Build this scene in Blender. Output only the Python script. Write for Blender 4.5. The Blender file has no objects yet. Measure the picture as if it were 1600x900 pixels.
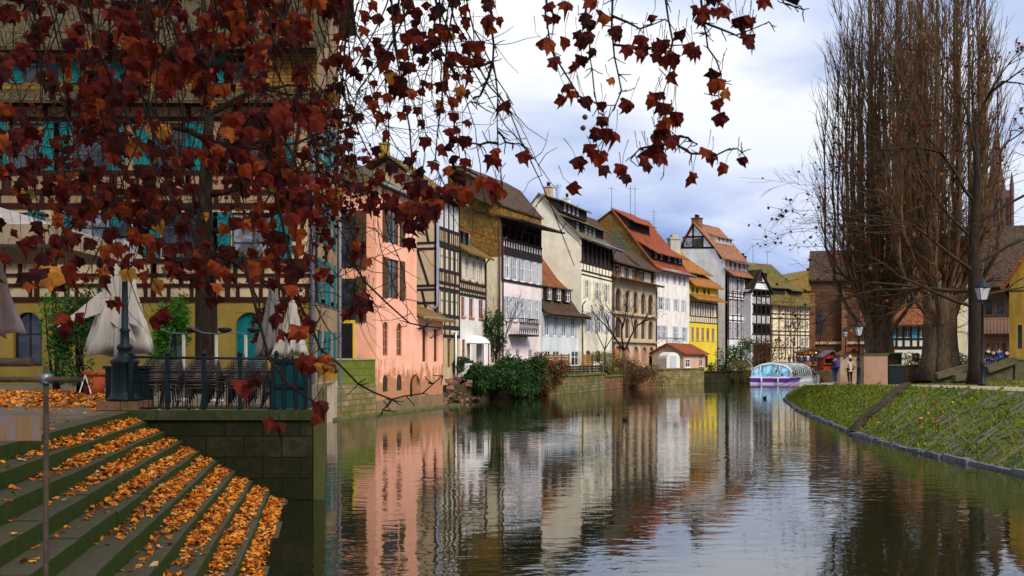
import bpy, math, random
from math import radians, sin, cos, pi, atan2, hypot
from mathutils import Vector, Matrix
random.seed(7)
S = bpy.context.scene
COL = S.collection
F = 1500.0; CX = 800.0; HY = 560.0; EYE = 3.0      # photo pixels: focal length, centre column, horizon row; eye height

# ------------------------------------------------------------------ materials
MATS = {}
def newmat(name):
    m = bpy.data.materials.new(name); m.use_nodes = True
    nt = m.node_tree; b = nt.nodes['Principled BSDF']; b.inputs['Specular IOR Level'].default_value = .12
    return m, nt, b
def N(nt, t, **k):
    n = nt.nodes.new(t)
    for a, v in k.items(): setattr(n, a, v)
    return n
def coords(nt, mode='xyz', sc=(1, 1, 1)):
    tc = N(nt, 'ShaderNodeTexCoord')
    if mode == 'xyz':
        mp = N(nt, 'ShaderNodeMapping'); mp.inputs['Scale'].default_value = sc
        nt.links.new(tc.outputs['Object'], mp.inputs['Vector']); return mp.outputs['Vector']
    sp = N(nt, 'ShaderNodeSeparateXYZ'); nt.links.new(tc.outputs['Object'], sp.inputs[0])
    cb = N(nt, 'ShaderNodeCombineXYZ')
    if mode == 'wall':
        ad = N(nt, 'ShaderNodeMath'); nt.links.new(sp.outputs[0], ad.inputs[0]); nt.links.new(sp.outputs[1], ad.inputs[1])
        nt.links.new(ad.outputs[0], cb.inputs[0])
    else:
        nt.links.new(sp.outputs[0], cb.inputs[0])
    nt.links.new(sp.outputs[2], cb.inputs[1])
    return cb.outputs[0]
def noise(nt, vec, scale, detail=4, rough=.6, dist=0):
    n = N(nt, 'ShaderNodeTexNoise'); n.inputs['Scale'].default_value = scale
    n.inputs['Detail'].default_value = detail; n.inputs['Roughness'].default_value = rough
    n.inputs['Distortion'].default_value = dist
    nt.links.new(vec, n.inputs['Vector']); return n.outputs[0]
def ramp(nt, fac, stops):
    r = N(nt, 'ShaderNodeValToRGB'); el = r.color_ramp.elements
    while len(el) < len(stops): el.new(.5)
    for e, (p, c) in zip(el, stops):
        e.position = p; e.color = (c[0], c[1], c[2], 1) if not isinstance(c, (int, float)) else (c, c, c, 1)
    nt.links.new(fac, r.inputs[0]); return r.outputs[0]
def mix(nt, fac, a, b, mode='MIX'):
    m = N(nt, 'ShaderNodeMixRGB', blend_type=mode)
    for i, v in ((0, fac), (1, a), (2, b)):
        if isinstance(v, (int, float)): m.inputs[i].default_value = v
        elif isinstance(v, tuple): m.inputs[i].default_value = (v[0], v[1], v[2], 1)
        else: nt.links.new(v, m.inputs[i])
    return m.outputs[0]
def bump(nt, b, h, strength=.3, dist=.02):
    bp = N(nt, 'ShaderNodeBump'); bp.inputs['Strength'].default_value = strength; bp.inputs['Distance'].default_value = dist
    nt.links.new(h, bp.inputs['Height']); nt.links.new(bp.outputs[0], b.inputs['Normal'])
def sc(c, k): return (c[0]*k, c[1]*k, c[2]*k)
def plaster(name, c, stain=(.25, .2, .13), amt=.35):
    if name in MATS: return MATS[name]
    m, nt, b = newmat(name); v = coords(nt)
    n1 = noise(nt, v, .9, 6, .65); n2 = noise(nt, coords(nt, sc=(1, 1, .35)), .8, 6, .7)
    base = mix(nt, ramp(nt, n1, [(.3, 0), (.7, 1)]), sc(c, .86), sc(c, 1.06))
    st = mix(nt, amt, (1, 1, 1), ramp(nt, n2, [(.35, stain), (.62, (1, 1, 1))]), 'MIX')
    col = mix(nt, 1.0, base, st, 'MULTIPLY')
    nt.links.new(col, b.inputs['Base Color']); b.inputs['Roughness'].default_value = .9
    bump(nt, b, noise(nt, v, 14, 3), .25, .01); MATS[name] = m; return m
def tile(name, c1, c2, moss=None, mossamt=.5, bw=.22, bh=.16, mode='roof'):
    if name in MATS: return MATS[name]
    m, nt, b = newmat(name); v = coords(nt, mode)
    br = N(nt, 'ShaderNodeTexBrick'); nt.links.new(v, br.inputs['Vector'])
    br.inputs['Scale'].default_value = 1; br.inputs['Brick Width'].default_value = bw; br.inputs['Row Height'].default_value = bh
    br.inputs['Mortar Size'].default_value = .012; br.inputs['Mortar Smooth'].default_value = .4
    br.inputs['Color1'].default_value = (*c1, 1); br.inputs['Color2'].default_value = (*c2, 1)
    br.inputs['Mortar'].default_value = (*sc(c1, .25), 1)
    vv = coords(nt); n = noise(nt, vv, .8, 6, .7); n3 = noise(nt, vv, 5, 4, .7)
    col = mix(nt, 1, br.outputs['Color'], ramp(nt, n3, [(.3, .55), (.7, 1.25)]), 'MULTIPLY')
    if moss: col = mix(nt, ramp(nt, n, [(.62-mossamt*.4, 0), (.8-mossamt*.35, 1)]), col, mix(nt, n3, sc(moss, .5), sc(moss, 1.3)))
    nt.links.new(col, b.inputs['Base Color']); b.inputs['Roughness'].default_value = .85
    bump(nt, b, mix(nt, .5, br.outputs['Fac'], n3), -.8 if False else .6, .03); MATS[name] = m; return m
def stone(name, c1, c2, bw=.6, bh=.3, moss=None, mossamt=.5, mode='wall'):
    if name in MATS: return MATS[name]
    m, nt, b = newmat(name); v = coords(nt, mode)
    br = N(nt, 'ShaderNodeTexBrick'); nt.links.new(v, br.inputs['Vector'])
    br.inputs['Scale'].default_value = 1; br.inputs['Brick Width'].default_value = bw; br.inputs['Row Height'].default_value = bh
    br.inputs['Mortar Size'].default_value = .018; br.inputs['Mortar Smooth'].default_value = .6
    br.inputs['Color1'].default_value = (*c1, 1); br.inputs['Color2'].default_value = (*c2, 1); br.inputs['Mortar'].default_value = (*sc(c1, .4), 1)
    vv = coords(nt); n = noise(nt, vv, 1.1, 7, .7); n3 = noise(nt, vv, 7, 5, .75)
    col = mix(nt, 1, br.outputs['Color'], ramp(nt, n3, [(.3, .5), (.7, 1.3)]), 'MULTIPLY')
    if moss: col = mix(nt, ramp(nt, n, [(.62-mossamt*.4, 0), (.8-mossamt*.35, 1)]), col, mix(nt, n3, sc(moss, .4), sc(moss, 1.4)))
    nt.links.new(col, b.inputs['Base Color']); b.inputs['Roughness'].default_value = .9
    h = mix(nt, .4, ramp(nt, br.outputs['Fac'], [(0, 1), (1, 0)]), n3)
    bump(nt, b, h, .8, .04); MATS[name] = m; return m
def rough(name, c1, c2, scale=3, r=.85, sz=(1, 1, 1), bs=.3, bd=.02, metal=0, spec=None):
    if name in MATS: return MATS[name]
    m, nt, b = newmat(name); v = coords(nt, sc=sz)
    n = noise(nt, v, scale, 6, .7)
    nt.links.new(mix(nt, ramp(nt, n, [(.32, 0), (.68, 1)]), c1, c2), b.inputs['Base Color'])
    b.inputs['Roughness'].default_value = r; b.inputs['Metallic'].default_value = metal
    if spec is not None: b.inputs['Specular IOR Level'].default_value = spec
    bump(nt, b, noise(nt, v, scale*4, 4), bs, bd); MATS[name] = m; return m
def island(name, stops, r=.7, trans=.35, tcol=None):
    if name in MATS: return MATS[name]
    m, nt, b = newmat(name)
    g = N(nt, 'ShaderNodeNewGeometry'); c = ramp(nt, g.outputs['Random Per Island'], stops)
    v = coords(nt); n = noise(nt, v, 25, 3)
    c = mix(nt, 1, c, ramp(nt, n, [(.3, .6), (.7, 1.25)]), 'MULTIPLY')
    nt.links.new(c, b.inputs['Base Color']); b.inputs['Roughness'].default_value = r
    b.inputs['Specular IOR Level'].default_value = .25
    t = N(nt, 'ShaderNodeBsdfTranslucent'); nt.links.new(c, t.inputs[0])
    mx = N(nt, 'ShaderNodeMixShader'); mx.inputs[0].default_value = trans
    nt.links.new(b.outputs[0], mx.inputs[1]); nt.links.new(t.outputs[0], mx.inputs[2])
    nt.links.new(mx.outputs[0], nt.nodes['Material Output'].inputs[0]); MATS[name] = m; return m

WHITE = plaster('white plaster', (.80, .78, .75)); PINKW = plaster('rosy white plaster', (.80, .71, .72))
BLUEW = plaster('cool white plaster', (.70, .76, .81)); CREAM = plaster('cream plaster', (.76, .66, .45)); PALE = plaster('pale cream plaster', (.82, .78, .62), amt=.25)
YEL = plaster('yellow plaster', (.72, .56, .05), amt=.2); OCHRE = plaster('ochre plaster', (.30, .21, .045), amt=.4)
PEACH = plaster('peach infill plaster', (.34, .23, .14), amt=.5)
BEIGE = plaster('beige plaster', (.55, .44, .31), amt=.5)
SAND = plaster('sandy infill plaster', (.56, .43, .27), amt=.35)
WGREY = plaster('white grey plaster', (.78, .79, .79)); GROTTO = plaster('dirty yellow wall', (.40, .25, .04), amt=.7)
def pinkmat():
    m, nt, b = newmat('salmon plaster'); v = coords(nt)
    n1 = noise(nt, v, .7, 6, .65); n2 = noise(nt, coords(nt, sc=(1.4, 1.4, .7)), 1.3, 7, .7)
    base = mix(nt, ramp(nt, n1, [(.3, 0), (.7, 1)]), (.77, .34, .21), (.90, .50, .37))
    sp = N(nt, 'ShaderNodeSeparateXYZ'); nt.links.new(v, sp.inputs[0])
    hi = N(nt, 'ShaderNodeMapRange'); hi.inputs[1].default_value = .2; hi.inputs[2].default_value = 3.4; hi.inputs[3].default_value = .46; hi.inputs[4].default_value = -.02
    nt.links.new(sp.outputs[2], hi.inputs[0])
    ad = N(nt, 'ShaderNodeMath'); nt.links.new(n2, ad.inputs[0]); nt.links.new(hi.outputs[0], ad.inputs[1])
    worn = mix(nt, n2, (.30, .20, .10), (.55, .20, .10))
    c = mix(nt, ramp(nt, ad.outputs[0], [(.62, 0), (.70, 1)]), base, worn)
    nt.links.new(c, b.inputs['Base Color']); b.inputs['Roughness'].default_value = .9
    bump(nt, b, ad.outputs[0], .4, .03); return m
PINK = pinkmat()
TIMB = rough('dark brown timber', (.025, .013, .009), (.05, .025, .017), 4); TBLK = rough('black timber', (.015, .012, .014), (.03, .024, .026), 4)
TRED = rough('red brown timber', (.018, .006, .004), (.045, .013, .007), 4)
LOFT = rough('weathered loft boards', (.035, .022, .016), (.09, .06, .045), 5, sz=(1, 1, .2))
TEAL = rough('teal shutter paint', (.0, .10, .11), (.01, .16, .16), 3, .6); BLUSH = rough('sky blue shutter paint', (.06, .34, .48), (.09, .42, .58), 3, .6)
GREYSH = rough('grey shutter paint', (.36, .40, .46), (.48, .53, .60), 3, .6, sz=(1, 1, 9)); WSH = rough('white shutter paint', (.62, .62, .66), (.74, .74, .78), 3, .6, sz=(1, 1, 9))
LILSH = rough('lilac grey shutter paint', (.42, .36, .46), (.52, .46, .56), 3, .6, sz=(1, 1, 9)); BRSH = rough('brown shutter paint', (.05, .03, .015), (.10, .06, .03), 3, .7, sz=(1, 1, 9))
CRSH = rough('cream shutter paint', (.55, .50, .38), (.66, .60, .46), 3, .6, sz=(1, 1, 9)); DRSH = rough('ochre brown shutter', (.20, .12, .03), (.28, .17, .05), 3, .7, sz=(1, 1, 9))
RWIN = rough('terracotta window frame', (.35, .13, .07), (.45, .18, .10), 4); WFR = rough('white window frame', (.7, .7, .72), (.8, .8, .82), 4, .5); DFR = rough('dark window frame', (.04, .03, .025), (.07, .05, .04), 4, .6)
OSIL = rough('sandstone trim', (.38, .26, .16), (.52, .38, .26), 3)
T_BRN = tile('brown yellow clay tiles', (.16, .085, .02), (.27, .15, .04), (.10, .10, .02), .35)
T_CLAD = tile('ochre tile cladding', (.20, .095, .016), (.36, .19, .045), (.10, .075, .02), .45, mode='wall')
T_RED = tile('red clay tiles', (.22, .045, .018), (.36, .085, .028), (.13, .05, .025), .4); T_OR = tile('orange clay tiles', (.30, .11, .022), (.42, .17, .04), (.17, .10, .03), .35)
T_MOS = tile('mossy roof tiles', (.14, .075, .03), (.24, .14, .05), (.07, .085, .014), .6); T_GRY = tile('grey brown roof tiles', (.12, .10, .065), (.20, .165, .10), (.10, .11, .05), .4)
T_PNK = tile('pinkish clay tiles', (.26, .10, .055), (.38, .17, .10), (.16, .10, .06), .35); T_DRK = tile('dark brown roof tiles', (.055, .03, .022), (.10, .06, .04), (.07, .065, .03), .3)
T_RB = tile('rust red roof tiles', (.20, .06, .025), (.32, .11, .04), (.10, .06, .03), .4)
T_YM = tile('yellow green mossy tiles', (.05, .036, .018), (.10, .075, .036), (.05, .048, .018), .4)
SLATE = rough('grey slate', (.06, .06, .07), (.13, .12, .13), 3, .6); ZINC = rough('zinc gutter', (.16, .18, .24), (.26, .29, .36), 3, .45); COPP = rough('brown drainpipe', (.06, .03, .02), (.10, .05, .03), 3, .5)
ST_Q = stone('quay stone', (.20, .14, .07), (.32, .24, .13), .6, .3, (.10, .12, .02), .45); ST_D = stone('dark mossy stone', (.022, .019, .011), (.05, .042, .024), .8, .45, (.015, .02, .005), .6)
ST_G = stone('green mossy blocks', (.16, .17, .04), (.26, .25, .07), .7, .35, (.12, .15, .02), .75); ST_S = stone('red sandstone', (.20, .09, .05), (.30, .14, .08), .7, .35, (.10, .08, .03), .35)
ST_P = rough('pink concrete', (.30, .17, .11), (.42, .26, .18), 1.2, sz=(1, 1, .5)); CONC = rough('grey concrete', (.22, .21, .19), (.34, .32, .28), 2)
IRON = rough('dark green iron paint', (.001, .006, .008), (.003, .014, .018), 5, .55, spec=.25); BLACK = rough('black paint', (.01, .01, .012), (.02, .02, .024), 4, .5)
STEEL = rough('grey steel', (.10, .11, .13), (.20, .22, .25), 5, .4, metal=.6)
def glassmat(name, c, r=.06):
    if name in MATS: return MATS[name]
    m, nt, b = newmat(name); v = coords(nt)
    n = noise(nt, v, 1.3, 2)
    nt.links.new(mix(nt, ramp(nt, n, [(.4, 0), (.6, 1)]), sc(c, .5), sc(c, 1.6)), b.inputs['Base Color'])
    b.inputs['Roughness'].default_value = r; b.inputs['Specular IOR Level'].default_value = .5; MATS[name] = m; return m
GLASS = glassmat('dark window glass', (.025, .028, .035)); GLASB = glassmat('curtained window glass', (.16, .17, .20)); 
CANV = rough('off white canvas', (.34, .31, .27), (.50, .46, .40), 2, .9, sz=(3, 3, .4)); CANP = rough('pinkish canvas', (.50, .36, .33), (.62, .46, .42), 2, .9); CANG = rough('grey canvas', (.12, .11, .11), (.2, .18, .17), 2, .9, sz=(3, 3, .4))
BARK = rough('grey brown bark', (.04, .027, .015), (.16, .11, .065), 5, .95, sz=(2, 2, .5), bs=.9, bd=.05)
TWIG = rough('dark twig bark', (.010, .006, .005), (.028, .017, .012), 6, .95, spec=.1); TWGR = rough('rusty brown twig bark', (.04, .023, .011), (.19, .11, .052), 1.2, .9)
TERRA = rough('terracotta', (.30, .06, .02), (.42, .10, .035), 4, .8)

# ------------------------------------------------------------------ mesh builder
class MB:
    def __init__(s): s.v = []; s.f = []; s.sm = []
    def add(s, vs, fs, smooth=False):
        o = len(s.v); s.v += [tuple(v) for v in vs]
        s.f += [tuple(i+o for i in f) for f in fs]; s.sm += [smooth]*len(fs)
    def box(s, x0, x1, y0, y1, z0, z1):
        if x0 > x1: x0, x1 = x1, x0
        if y0 > y1: y0, y1 = y1, y0
        if z0 > z1: z0, z1 = z1, z0
        s.add([(x0,y0,z0),(x1,y0,z0),(x1,y1,z0),(x0,y1,z0),(x0,y0,z1),(x1,y0,z1),(x1,y1,z1),(x0,y1,z1)],
              [(0,3,2,1),(4,5,6,7),(0,1,5,4),(1,2,6,5),(2,3,7,6),(3,0,4,7)])
    def obox(s, c, dx, dy, dz):
        c = Vector(c); dx = Vector(dx); dy = Vector(dy); dz = Vector(dz)
        vs = [c+a*dx+b*dy+e*dz for e in (-.5,.5) for a, b in ((-.5,-.5),(.5,-.5),(.5,.5),(-.5,.5))]
        s.add(vs, [(0,3,2,1),(4,5,6,7),(0,1,5,4),(1,2,6,5),(2,3,7,6),(3,0,4,7)])
    def bar(s, p, q, w, d, side=(0, 1, 0)):
        p = Vector(p); q = Vector(q); ax = q-p; sd = Vector(side)
        a = ax.cross(sd)
        if a.length < 1e-6: a = ax.cross(Vector((1, 0, 0)))
        a.normalize(); b = a.cross(ax).normalized()
        s.obox((p+q)/2, a*w, b*d, ax)
    def poly(s, pts): s.add(pts, [tuple(range(len(pts)))])
    def prism(s, prof, x0, x1, axis='x'):
        n = len(prof)
        if axis == 'x': vs = [(x0, a, b) for a, b in prof] + [(x1, a, b) for a, b in prof]
        elif axis == 'y': vs = [(a, x0, b) for a, b in prof] + [(a, x1, b) for a, b in prof]
        else: vs = [(a, b, x0) for a, b in prof] + [(a, b, x1) for a, b in prof]
        s.add(vs, [tuple(range(n)), tuple(range(2*n-1, n-1, -1))] + [(i, i+n, (i+1) % n+n, (i+1) % n) for i in range(n)])
    def tube(s, pts, rad, n=6, cap=True, smooth=True):
        pts = [Vector(p) for p in pts]
        if isinstance(rad, (int, float)): rad = [rad]*len(pts)
        o = len(s.v); up = Vector((.31, .17, .93))
        for i, p in enumerate(pts):
            t = (pts[min(i+1, len(pts)-1)]-pts[max(i-1, 0)])
            if t.length < 1e-9: t = Vector((0, 0, 1))
            a = t.cross(up)
            if a.length < 1e-5: a = t.cross(Vector((1, 0, 0)))
            a.normalize(); b = t.cross(a).normalized()
            for k in range(n):
                an = 2*pi*k/n; s.v.append(tuple(p+(a*cos(an)+b*sin(an))*rad[i]))
        for i in range(len(pts)-1):
            for k in range(n):
                k2 = (k+1) % n
                s.f.append((o+i*n+k, o+i*n+k2, o+(i+1)*n+k2, o+(i+1)*n+k)); s.sm.append(smooth)
        if cap and n > 2:
            s.f.append(tuple(o+k for k in range(n-1, -1, -1))); s.sm.append(False)
            s.f.append(tuple(o+(len(pts)-1)*n+k for k in range(n))); s.sm.append(False)
    def lathe(s, prof, n=16, c=(0, 0, 0), smooth=True, wob=None, zwob=None):
        o = len(s.v)
        for j, (r, z) in enumerate(prof):
            for k in range(n):
                an = 2*pi*k/n; rr = r*(wob(an, z) if wob else 1)
                s.v.append((c[0]+rr*cos(an), c[1]+rr*sin(an), c[2]+z+(zwob(an, z) if zwob else 0)))
        for j in range(len(prof)-1):
            for k in range(n):
                k2 = (k+1) % n
                s.f.append((o+j*n+k, o+j*n+k2, o+(j+1)*n+k2, o+(j+1)*n+k)); s.sm.append(smooth)
        s.f.append(tuple(o+k for k in range(n-1, -1, -1))); s.sm.append(False)
        s.f.append(tuple(o+(len(prof)-1)*n+k for k in range(n))); s.sm.append(False)
    def build(s, name, mat, parent=None):
        me = bpy.data.meshes.new(name); me.from_pydata(s.v, [], s.f); me.update()
        if any(s.sm): me.polygons.foreach_set('use_smooth', s.sm)
        me.materials.append(mat)
        o = bpy.data.objects.new(name, me); COL.objects.link(o)
        if parent: o.parent = parent
        return o
def tag(o, label=None, cat=None, group=None, kind=None):
    if label: o['label'] = label
    if cat: o['category'] = cat
    if group: o['group'] = group
    if kind: o['kind'] = kind
    return o
def empty(name, loc=(0, 0, 0), rz=0, label=None, cat=None, group=None):
    o = bpy.data.objects.new(name, None); COL.objects.link(o); o.location = loc; o.rotation_euler = (0, 0, rz)
    o.empty_display_size = .3
    return tag(o, label, cat, group)
def W(px, py, D): return Vector(((px-CX)/F*D, D, EYE+(HY-py)/F*D))
def X(px, D): return (px-CX)/F*D
def Z(py, D): return EYE+(HY-py)/F*D

# ------------------------------------------------------------------ house helper
class House:
    """local x along the river front, y into the house, z up; front wall is the plane y=0"""
    def __init__(s, name, label, pxA, DA, V, pxB, cat='house', group=None, flat=False, dvec=None):
        d = Vector(dvec).normalized() if dvec else Vector((1, 0)) if flat else Vector(((V-CX)/F, 1)).normalized()
        s.d = d; s.n = Vector((-d.y, d.x)); s.A = Vector((X(pxA, DA), DA)); s.D = DA
        s.root = empty(name, (s.A.x, s.A.y, 0), atan2(d.y, d.x), label, cat, group)
        s.L = s.uz(pxB, HY)[0]; s.rects = []
    def uz(s, px, py, y=0.0):
        P = s.A+s.n*y; r = Vector(((px-CX)/F, 1)); t = s.n.dot(P)/s.n.dot(r)
        q = r*t-P; return s.d.dot(q), EYE+(HY-py)/F*t
    def yz(s, px, py, x=0.0):
        P = s.A+s.d*x; r = Vector(((px-CX)/F, 1)); t = s.d.dot(P)/s.d.dot(r)
        q = r*t-P; return s.n.dot(q), EYE+(HY-py)/F*t
    def zz(s, py, px=None, y=0):
        if px is None: return EYE+(HY-py)/F*s.D
        return s.uz(px, py, y)[1]
    def win(s, x0, x1, z0, z1, y=0, frame=WFR, glass=GLASS, shut=None, sw=None, arch=False, rec=.16, mull=1, bars=1, sides=(1, 1), sill=None, parent=None, hole=True, open_ang=0):
        par = parent or s.root
        if hole: s.rects.append((x0, x1, z0, z1, y, arch, rec))
        w = x1-x0; h = z1-z0; t = min(.07, w*.09); yf = y+rec-.07
        if frame:
            m = MB()
            m.box(x0, x0+t, yf, yf+.05, z0, z1); m.box(x1-t, x1, yf, yf+.05, z0, z1)
            m.box(x0+t, x1-t, yf, yf+.05, z0, z0+t); m.box(x0+t, x1-t, yf, yf+.05, z1-t, z1)
            for k in range(mull):
                xm = x0+w*(k+1)/(mull+1); m.box(xm-t*.45, xm+t*.45, yf+.004, yf+.046, z0+t, z1-t)
            for k in range(bars):
                zm = z0+h*(k+1)/(bars+1)+(.1*h if bars == 1 else 0); m.box(x0+t, x1-t, yf+.008, yf+.04, zm-t*.35, zm+t*.35)
            wo = m.build('window', frame, par)
        else: wo = par
        p = MB(); p.poly([(x0+.003, y+rec-.03, z0+.003), (x1-.003, y+rec-.03, z0+.003), (x1-.003, y+rec-.03, z1-.003), (x0+.003, y+rec-.03, z1-.003)])
        p.build('pane', glass, wo)
        if sill:
            q = MB(); q.box(x0-.08, x1+.08, y-.1, y+.02, z0-.09, z0-.002); q.build('sill', sill, wo)
        if shut:
            sw = sw or w/2
            for sd, on in ((-1, sides[0]), (1, sides[1])):
                if not on: continue
                m = MB(); a = x0-.02-sw if sd < 0 else x1+.02; b = a+sw
                m.box(a, b, y-.055, y-.012, z0-.02, z1+.02)
                for zc in (z0+h*.12, z0+h*.5, z0+h*.88): m.box(a+.04, b-.04, y-.075, y-.056, zc-.05, zc+.05)
                n = max(4, int(h/.13))
                m.build('shutter', shut, par)
    def row(s, cols, pt, pb, at, y=0, **k):
        """cols: photo columns (x0,x1); pt,pb rows read at column `at`"""
        z1 = s.uz(at, pt, y)[1]; z0 = s.uz(at, pb, y)[1]
        for a, b in cols:
            x0 = s.uz(a, HY, y)[0]; x1 = s.uz(b, HY, y)[0]; s.win(x0, x1, z0, z1, y, **k)
    def front(s, mat, z0, z1, x0=0, x1=None, y=0, name='wall', parent=None, back=None):
        x1 = s.L if x1 is None else x1
        R = [r for r in s.rects if abs(r[4]-y) < .02 and r[0] >= x0-.01 and r[1] <= x1+.01 and r[2] >= z0-.01 and r[3] <= z1+.01]
        xs = sorted({x0, x1, *[r[0] for r in R], *[r[1] for r in R]}); zs = sorted({z0, z1, *[r[2] for r in R], *[r[3] for r in R]})
        m = MB(); idx = {}
        def vid(a, b):
            k = (round(a, 4), round(b, 4))
            if k not in idx: idx[k] = len(m.v); m.v.append((a, y, b))
            return idx[k]
        for i in range(len(xs)-1):
            for j in range(len(zs)-1):
                cx = (xs[i]+xs[i+1])/2; cz = (zs[j]+zs[j+1])/2
                if xs[i+1]-xs[i] < 1e-4 or zs[j+1]-zs[j] < 1e-4: continue
                if any(r[0] < cx < r[1] and r[2] < cz < r[3] for r in R): continue
                m.f.append((vid(xs[i], zs[j]), vid(xs[i+1], zs[j]), vid(xs[i+1], zs[j+1]), vid(xs[i], zs[j+1]))); m.sm.append(False)
        for a, b, c, e, _, arch, rec in R:
            yr = y+rec
            m.poly([(a, y, c), (a, yr, c), (a, yr, e), (a, y, e)]); m.poly([(b, y, c), (b, y, e), (b, yr, e), (b, yr, c)])
            m.poly([(a, y, c), (b, y, c), (b, yr, c), (a, yr, c)]); m.poly([(a, y, e), (a, yr, e), (b, yr, e), (b, y, e)])
            if arch:
                w = b-a; hgt = min(w/2, (e-c)*.4); n = 6; cz = e-hgt; xc = (a+b)/2
                arc = [(xc-w/2*cos(pi*k/(2*n)), cz+hgt*sin(pi*k/(2*n))) for k in range(n+1)]
                yy = y+.012
                m.poly([(a, yy, e)]+[(p, yy, q) for p, q in arc]); m.poly([(2*xc-a, yy, e)]+[(2*xc-p, yy, q) for p, q in reversed(arc)])
                full = arc+[(2*xc-p, q) for p, q in reversed(arc[:-1])]
                for k in range(len(full)-1):
                    p, q = full[k], full[k+1]
                    m.poly([(p[0], yy, p[1]), (q[0], yy, q[1]), (q[0], yr-.03, q[1]), (p[0], yr-.03, p[1])])
        return m.build(name, mat, parent or s.root)
    def shell(s, mat, prof, z0, x0=0, x1=None, name='wall', leftmat=None):
        """side and back walls; prof = [(y,z)...] top outline front to back"""
        x1 = s.L if x1 is None else x1; m = MB()
        P = [(prof[0][0], z0)]+prof+[(prof[-1][0], z0)]
        m.poly([(x0, a, b) for a, b in P]); m.poly([(x1, a, b) for a, b in reversed(P)])
        yb = prof[-1][0]; m.poly([(x0, yb, z0), (x0, yb, prof[-1][1]), (x1, yb, prof[-1][1]), (x1, yb, z0)])
        return m.build(name, mat, s.root)
    def roof(s, pts, mat, x0=-.15, x1=None, th=.14, name='roof', sag=0, parent=None):
        x1 = s.L+.15 if x1 is None else x1; m = MB(); n = len(pts); K = max(2, int((x1-x0)/1.2))
        rows = []
        for k in range(K+1):
            x = x0+(x1-x0)*k/K; dz = -sag*sin(pi*k/K)+(random.uniform(-.02, .02) if 0 < k < K else 0)
            rows.append([(x, a, b+dz) for a, b in pts])
        V = []
        for r in rows: V += r
        o2 = len(V)
        for r in rows: V += [(x, a, b-th) for x, a, b in r]
        fs = []
        for k in range(K):
            for i in range(n-1):
                a = k*n+i; fs.append((a, a+n, a+n+1, a+1)); fs.append((o2+a, o2+a+1, o2+a+n+1, o2+a+n))
            fs.append((k*n, o2+k*n, o2+(k+1)*n, (k+1)*n)); e = k*n+n-1; fs.append((e, e+n, o2+e+n, o2+e))
        for i in range(n-1):
            fs.append((i, i+1, o2+i+1, o2+i)); e = K*n+i; fs.append((e, o2+e, o2+e+1, e+1))
        m.add(V, fs); return m.build(name, mat, parent or s.root)
    def beams(s, mat, hz=(), posts=(), diag=(), y=0, w=.2, name='timber_frame', x0=0, x1=None, proud=.035, parent=None):
        """hz: (z, height) bands; posts: (x,z0,z1[,w]); diag: (xa,za,xb,zb)"""
        x1 = s.L if x1 is None else x1; m = MB()
        for z, h in hz: m.box(x0, x1, y-proud, y-.003, z-h/2, z+h/2)
        for p in posts: m.box(p[0]-(p[3] if len(p) > 3 else w)/2, p[0]+(p[3] if len(p) > 3 else w)/2, y-proud+.006, y-.003, p[1], p[2])
        for a, b, c, e in diag: m.bar((a, y-proud/2+.004, b), (c, y-proud/2+.004, e), w*.85, proud-.014)
        return m.build(name, mat, parent or s.root)
    def sidebeams(s, mat, segs, w=.2, x=0, name='gable_timber'):
        m = MB()
        for a, b, c, e in segs: m.bar((x-.02, a, b), (x-.02, c, e), w, .03, side=(1, 0, 0))
        return m.build(name, mat, s.root)
    def dormer(s, x0, x1, z0, z1, yf, yb, wallm, roofm, wins=(), frame=WFR, glass=GLASS, ov=.35, pitch=.35, solidz=None, rec=.1, name='dormer'):
        keep = s.rects; s.rects = []
        d = MB(); d.box(x0, x1, yb-.1, yb, z0, z1); d.poly([(x0, yf, z0), (x0, yf, z1), (x0, yb, z1+pitch*(yb-yf)), (x0, yb, z0)]); d.poly([(x1, yf, z0), (x1, yb, z0), (x1, yb, z1+pitch*(yb-yf)), (x1, yf, z1)])
        do = d.build(name, wallm, s.root)
        for a, b, c, e in wins: s.win(a, b, c, e, y=yf, frame=frame, glass=glass, rec=rec, parent=do)
        s.front(wallm, z0, z1, x0, x1, yf, name='dormer_wall', parent=do)
        s.roof([(yf-ov, z1-pitch*ov+.06), (yb+.25, z1+pitch*(yb+.25-yf)+.06)], roofm, x0-.2, x1+.2, .12, 'dormer_roof', parent=do)
        s.rects = keep; return do
    def gutter(s, y, z, mat=ZINC, x0=None, x1=None, r=.08):
        m = MB(); m.tube([(-.2 if x0 is None else x0, y, z), (s.L+.2 if x1 is None else x1, y, z)], r, 6); return m.build('gutter', mat, s.root)
    def pipe(s, x, z0, z1, y=-.12, mat=COPP, r=.06):
        m = MB(); m.tube([(x, y, z0), (x, y, z1-.5), (x, y-.05, z1-.3), (x, y-.35, z1)], r, 6)
        for z in (z0+1.5, (z0+z1)/2, z1-1): m.tube([(x, y, z-.04), (x, y, z+.04)], r*1.5, 6)
        return m.build('drainpipe', mat, s.root)
    def chimney(s, x, y, z0, z1, w=.7, mat=OSIL, capm=BLACK):
        m = MB(); m.box(x-w/2, x+w/2, y-w/2, y+w/2, z0, z1); m.box(x-w*.6, x+w*.6, y-w*.6, y+w*.6, z1, z1+.12)
        c = m.build('chimney', mat, s.root); q = MB()
        for k in (-1, 1): q.lathe([(w*.17, 0), (w*.15, .35), (w*.2, .38), (w*.2, .45)], 8, (x+k*w*.25, y, z1+.12))
        q.build('chimney_pot', capm, c); return c
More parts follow.
